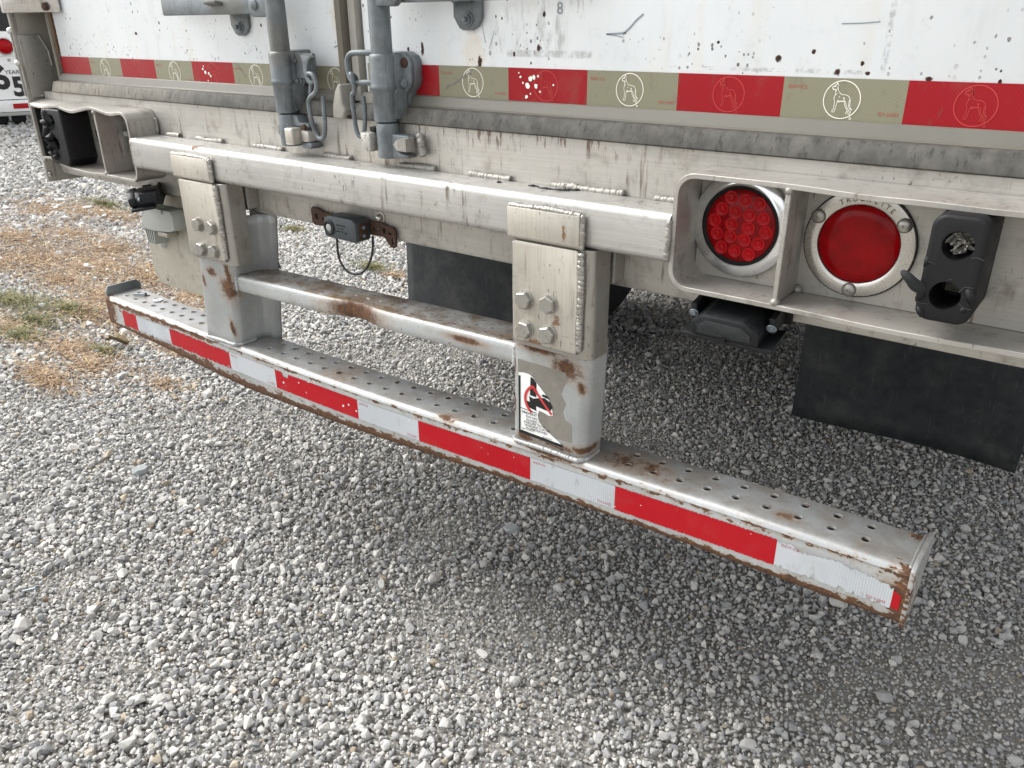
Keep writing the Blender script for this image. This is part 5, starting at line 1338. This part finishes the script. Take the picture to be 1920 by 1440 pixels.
# ---- pierced step bar between the posts
def step_bar():
    X0, X1 = -.392, .4155
    ztop = lambda x: .812 + .0195 * (x - X0) / (X1 - X0)
    def sb_(x, t, d):
        dn = math.exp(-((x - .0) / .055) ** 2)
        z = ztop(x) + t; y = -.0855 + d
        if d < .045: y += dn * .016 * (1 - d / .045); z -= dn * .003 * (1 if t > -.02 else -.6)
        return Vector((x, y, z))
    bm = bmesh.new(); lay = bm.verts.layers.float.new('wear')
    prof = [(-.040, .03), (-.040, .008), (-.038, .003), (-.034, .0005), (-.024, 0), (-.014, 0)]
    for i in range(1, 6):
        a = R(90 * i / 5); prof.append((-.010 + .010 * math.sin(a), .010 - .010 * math.cos(a)))
    prof.append((0, .0105))
    N = 90
    def loft(pr):
        rows = []
        for i in range(N + 1):
            x = X0 + (X1 - X0) * i / N; row = []
            for (t, d) in pr:
                v = bm.verts.new(sb_(x, t, d)); e = min(x - X0, X1 - x); v[lay] = max(.12 if t > -.03 else .3, .75 - e * 40); row.append(v)
            rows.append(row)
        for A, B in zip(rows, rows[1:]):
            for k in range(len(pr) - 1): bm.faces.new((A[k], A[k + 1], B[k + 1], B[k]))
    loft(prof); loft([(0, .0845), (-.002, .089), (-.008, .091), (-.036, .091), (-.040, .03)])
    pitch = .0369; xs = [.3690 - pitch * k for k in range(21)][::-1]; lo = X0
    dd = [(.0105, .0285, .0165 + .004), (.0285, .0525, .0405), (.0525, .0845, .0645)]
    n = 12
    for i, cx in enumerate(xs):
        hi = (cx + xs[i + 1]) / 2 if i + 1 < len(xs) else X1
        for (a, b, cd) in dd:
            E_ = []
            for k in range(n):
                an = 2 * math.pi * k / n; c, s_ = math.cos(an), math.sin(an)
                fx = ((hi - cx) if c > 0 else (cx - lo)) / abs(c) if abs(c) > 1e-6 else 1e9
                fd = ((b - cd) if s_ > 0 else (cd - a)) / abs(s_) if abs(s_) > 1e-6 else 1e9
                f = min(fx, fd); E_.append((cx + c * f, cd + s_ * f))
            for (qx, qd) in ((lo, a), (hi, a), (hi, b), (lo, b)):
                j = min(range(n), key=lambda k: (E_[k][0] - qx) ** 2 + (E_[k][1] - qd) ** 2); E_[j] = (qx, qd)
            rings = [[bm.verts.new(sb_(p[0], 0, p[1])) for p in E_]]
            for rad, h, w in ((.0060, 0, .14), (.0058, 0, .14), (.0047, .0006, .2), (.0041, .0007, .3), (.0040, -.003, .3)):
                row = []
                for k in range(n):
                    v = bm.verts.new(sb_(cx + rad * math.cos(2 * math.pi * k / n), h, cd + rad * math.sin(2 * math.pi * k / n))); v[lay] = w; row.append(v)
                rings.append(row)
            for v in rings[0]: v[lay] = .14
            for A, B in zip(rings, rings[1:]):
                for k in range(n): bm.faces.new((A[k], A[(k + 1) % n], B[(k + 1) % n], B[k]))
        lo = hi
    bmesh.ops.remove_doubles(bm, verts=bm.verts, dist=1e-5)
    o = fin('step_bar', bm, 'step', T, 45)
    for x in (X0 + .001, X1 - .002):
        p0 = sb_(x, -.038, -.001); p1 = sb_(x, -.004, .0); p2 = sb_(x, .001, .02)
        weld('weld_bead', [p0, p1, p2], .0036, 'guard', o, 5)
    return o
step_bar()

# ---- torn warning label on the right post
def on_post(u, v):
    """u across the label (m from left edge), v downwards from its top"""
    u *= 1.24; v *= 1.125
    z = .8110 - v; t_ = (.86 - z) / (.86 - .645)
    x0 = .4195 + (.4020 - .4195) * t_; y = -.094 + (-.074 + .094) * t_
    return Vector((x0 + .010 + u, y, z + .028 * u * 1.0))
def lab(name, poly, off, mat, parent):
    bm = bmesh.new(); vs = [bm.verts.new(on_post(u, v) + Vector((0, -off, 0))) for u, v in poly]; bm.faces.new(vs)
    return fin(name, bm, mat, parent)
LW, LH = .094, .142
rr = random.Random(12)
lbl = lab('warning_label', [(0, .002), (.080, .006), (.083, .02), (.078, .03), (.074, .045), (.083, .06), (.078, .075), (.082, .088), (.094, .094), (.096, .143), (.092, .143), (.003, .138)], .0026, 'residue', PR)
lab('label_paper', [(.0015, .0255), (.010, .0235), (.020, .0240), (.0275, .029), (.037, .040), (.048, .052), (.056, .0635), (.060, .075), (.0625, .087), (.055, .089), (.046, .086), (.038, .085), (.036, .094), (.038, .104), (.045, .113), (.060, .123), (.074, .132), (.0835, .1415), (.0030, .1365)], .0032, 'paper', lbl)
lab('label_border', [(.0016, .031), (.0052, .030), (.0060, .128), (.0030, .136)], .0036, 'black', lbl)
lab('label_border', [(.0030, .1300), (.0780, .1350), (.0830, .1410), (.0030, .1363)], .0036, 'black', lbl)
lab('label_pictogram', [(.0225, .028), (.0275, .0295), (.033, .036), (.033, .062), (.022, .061)], .0036, 'black', lbl)
lab('label_pictogram', [(.0165, .073), (.033, .072), (.033, .084), (.0345, .087), (.0165, .083)], .0036, 'black', lbl)
lab('label_pictogram', [(.0205, .063), (.028, .0655), (.040, .061), (.047, .059), (.057, .064), (.061, .073), (.056, .081), (.046, .080), (.034, .078), (.022, .072)], .0037, 'black', lbl)
lab('label_pictogram', [(.044, .053), (.051, .054), (.056, .0595), (.047, .058), (.042, .057)], .0037, 'black', lbl)
arc = [(.044 - .030 * math.cos(a), .068 - .030 * math.sin(a)) for a in [R(55 - 9 * i) for i in range(13)]]
fin('label_ring', strokes([(arc, .0022)], .002, lambda p: on_post(p[0], p[1]) + Vector((0, -.0040, 0))), 'redrim', lbl)
fin('label_slash', strokes([([(.0275, .0455), (.060, .0855)], .0019), ([(.0275, .0425), (.034, .0515)], .0016)], .002, lambda p: on_post(p[0], p[1]) + Vector((0, -.0043, 0))), 'redrim', lbl)
fin('label_rule', strokes([([(.006, .0885), (.0345, .0905)], .0006)], .002, lambda p: on_post(p[0], p[1]) + Vector((0, -.0040, 0))), 'black', lbl)
for (tx, u, v, sz, al) in [('PREVENT', .0082, .0955, .0066, 'LEFT'), ('DO NO', .0155, .1020, .0060, 'LEFT'), ('GUARD /', .0160, .1078, .0058, 'LEFT'), ('FAILURE TO H', .0125, .1130, .0058, 'LEFT'), ('WARNING CAN RE', .0130, .1182, .0056, 'LEFT'), ('IN SERIOUS INJU', .0155, .1234, .0056, 'LEFT'), ('GREAT DANE, LTD', .0075, .1268, .0030, 'LEFT'), ('P/N 40-04712', .0450, .1315, .0030, 'LEFT')]:
    text_mesh(tx, sz, (lambda p, u=u, v=v: on_post(u + p.x, v - p.y) + Vector((0, -.0040, 0))), align=al, name='label_lettering', mat='black', parent=lbl, bold=.00004, xs=.92 if len(tx) > 12 else 1.0)

# ================================================================== LOOSE THINGS
# bolt and washer left on the guard bar
q = gbar(-1.012, .0225, .063)
lb_ = empty('loose_bolt', q); tag(lb_, 'small grey bolt lying on the left end of the guard bar', 'bolt')
fin('shank', tube([(-.016, -.010, .0042), (.012, .008, .0042)], .0032, 10), 'oldbolt', lb_, 50)
hexbolt((.012, .008, .0042), (.028, .018, 0), .0065, .005, 'oldbolt', lb_, 'head')
q = gbar(-.925, .0235, .070)
w_ = fin('washer', lathe((0, 0, 0), (0, 0, 1), [(.0045, 0), (.0125, 0), (.0128, .001), (.0125, .002), (.0045, .002), (.0045, 0)], 28), 'washer', None, 40)
w_.location = q; tag(w_, 'shiny flat washer lying on the guard bar beside the loose bolt', 'washer')
sc = empty('dropped_screw', (-.795, -.553, .020), .9); tag(sc, 'dark screw lying on the gravel near the left edge', 'screw')
fin('shank', tube([(-.018, 0, 0), (.012, 0, .004)], .0030, 9), 'oldbolt', sc, 50)
fin('head', lathe((.012, 0, .004), (1, 0, .13), [(.0068, 0), (.0068, .002), (.004, .0045), (0, .005)], 14), 'oldbolt', sc, 50)
# curled dry leaf
bm = bmesh.new(); lf = []
for i in range(9):
    t_ = i / 8; w = .030 * math.sin(math.pi * min(1, t_ * .96 + .03)) ** .8 * (1 + .35 * math.sin(i * 2.4)); x = -.05 + .10 * t_
    lf.append([bm.verts.new((x, -w, .010 + .012 * math.sin(t_ * 3) + .012 * (w / .03) ** 2)), bm.verts.new((x, 0, .006 + .006 * math.sin(t_ * 5))), bm.verts.new((x + .004, w, .012 + .012 * (w / .03)))])
for A, B in zip(lf, lf[1:]):
    for k in range(2): bm.faces.new((A[k], A[k + 1], B[k + 1], B[k]))
o = fin('dry_leaf', bm, 'leaf', None, 180); o.modifiers.new('thick', 'SOLIDIFY').thickness = .0006
o.location = (-2.31, .49, .012); o.rotation_euler = (.05, .1, .6); o.scale = (1.05, 1.0, 1.5); tag(o, 'curled tan dead leaf on the gravel left of the guard bar', 'leaf')

# ================================================================== PARKED TRAILER IN THE BACKGROUND
cp = Vector((1.1947, -1.1063, 1.3388))
B0 = Vector((-12.0, 4.35, 0))
face = math.atan2((cp - B0).y, (cp - B0).x) + R(90)
BT = empty('parked_trailer', B0, face); tag(BT, 'white parked trailer far behind the left corner post', 'trailer')
fin('rear_panel', box(-2.2, .40, 0, .06, .36, .93), 'paper', BT)
fin('dark_body', box(-2.2, .40, .0, 9.0, 1.262, 4.0), 'dark', BT)
fin('lamp_rail', box(-2.2, .41, -.03, .05, .935, 1.258, .02), 'paper', BT)
lp = fin('tail_lamp', lathe((-.054, -.031, 1.068), (0, -1, 0), [(.098, 0), (.098, .01), (.094, .016), (.086, .012), (.082, .016), (0, .03)], 32), 'lens', BT, 50)
fin('lamp_ring', lathe((-.054, -.0305, 1.068), (0, -1, 0), [(.122, 0), (.122, .012), (.106, .02), (.0985, .0)], 32), 'washer', lp, 50)
fin('guard_rail', box(-2.2, .41, -.06, .02, .19, .345, .01), 'paper', BT)
fin('reflective_tape', box(-.133, .06, -.064, -.0605, .232, .302), 'gtape_red', BT)
fin('lower_rail', box(-2.2, .41, -.05, .02, .135, .186, .01), 'greyplastic', BT)
for x in (-.9, -.55, -.33, -.1): fin('wheel', lathe((x, .30, .09), (0, -1, 0), [(0, -.09), (.08, -.09), (.10, -.07), (.10, .07), (.08, .09), (0, .09)], 20), 'rubber', BT, 40)
text_mesh('6', .43, lambda p: Vector((-.205 + p.x, -.004, .640 + p.y)), name='anniversary_digit', mat='black', parent=BT, bold=.016)
text_mesh('5', .36, lambda p: Vector((.005 + p.x, -.006, .515 + p.y)), name='anniversary_digit', mat='black', parent=BT, bold=.013)
text_mesh('YEARS', .078, lambda p: Vector((-.135 + p.x, -.006, .722 + p.y)), align='LEFT', name='anniversary_word', mat='black', parent=BT)
fin('rivet', lathe((-.044, -.0005, .885), (0, -1, 0), [(.022, 0), (.022, .006), (0, .008)], 16), 'greyplastic', BT, 40)
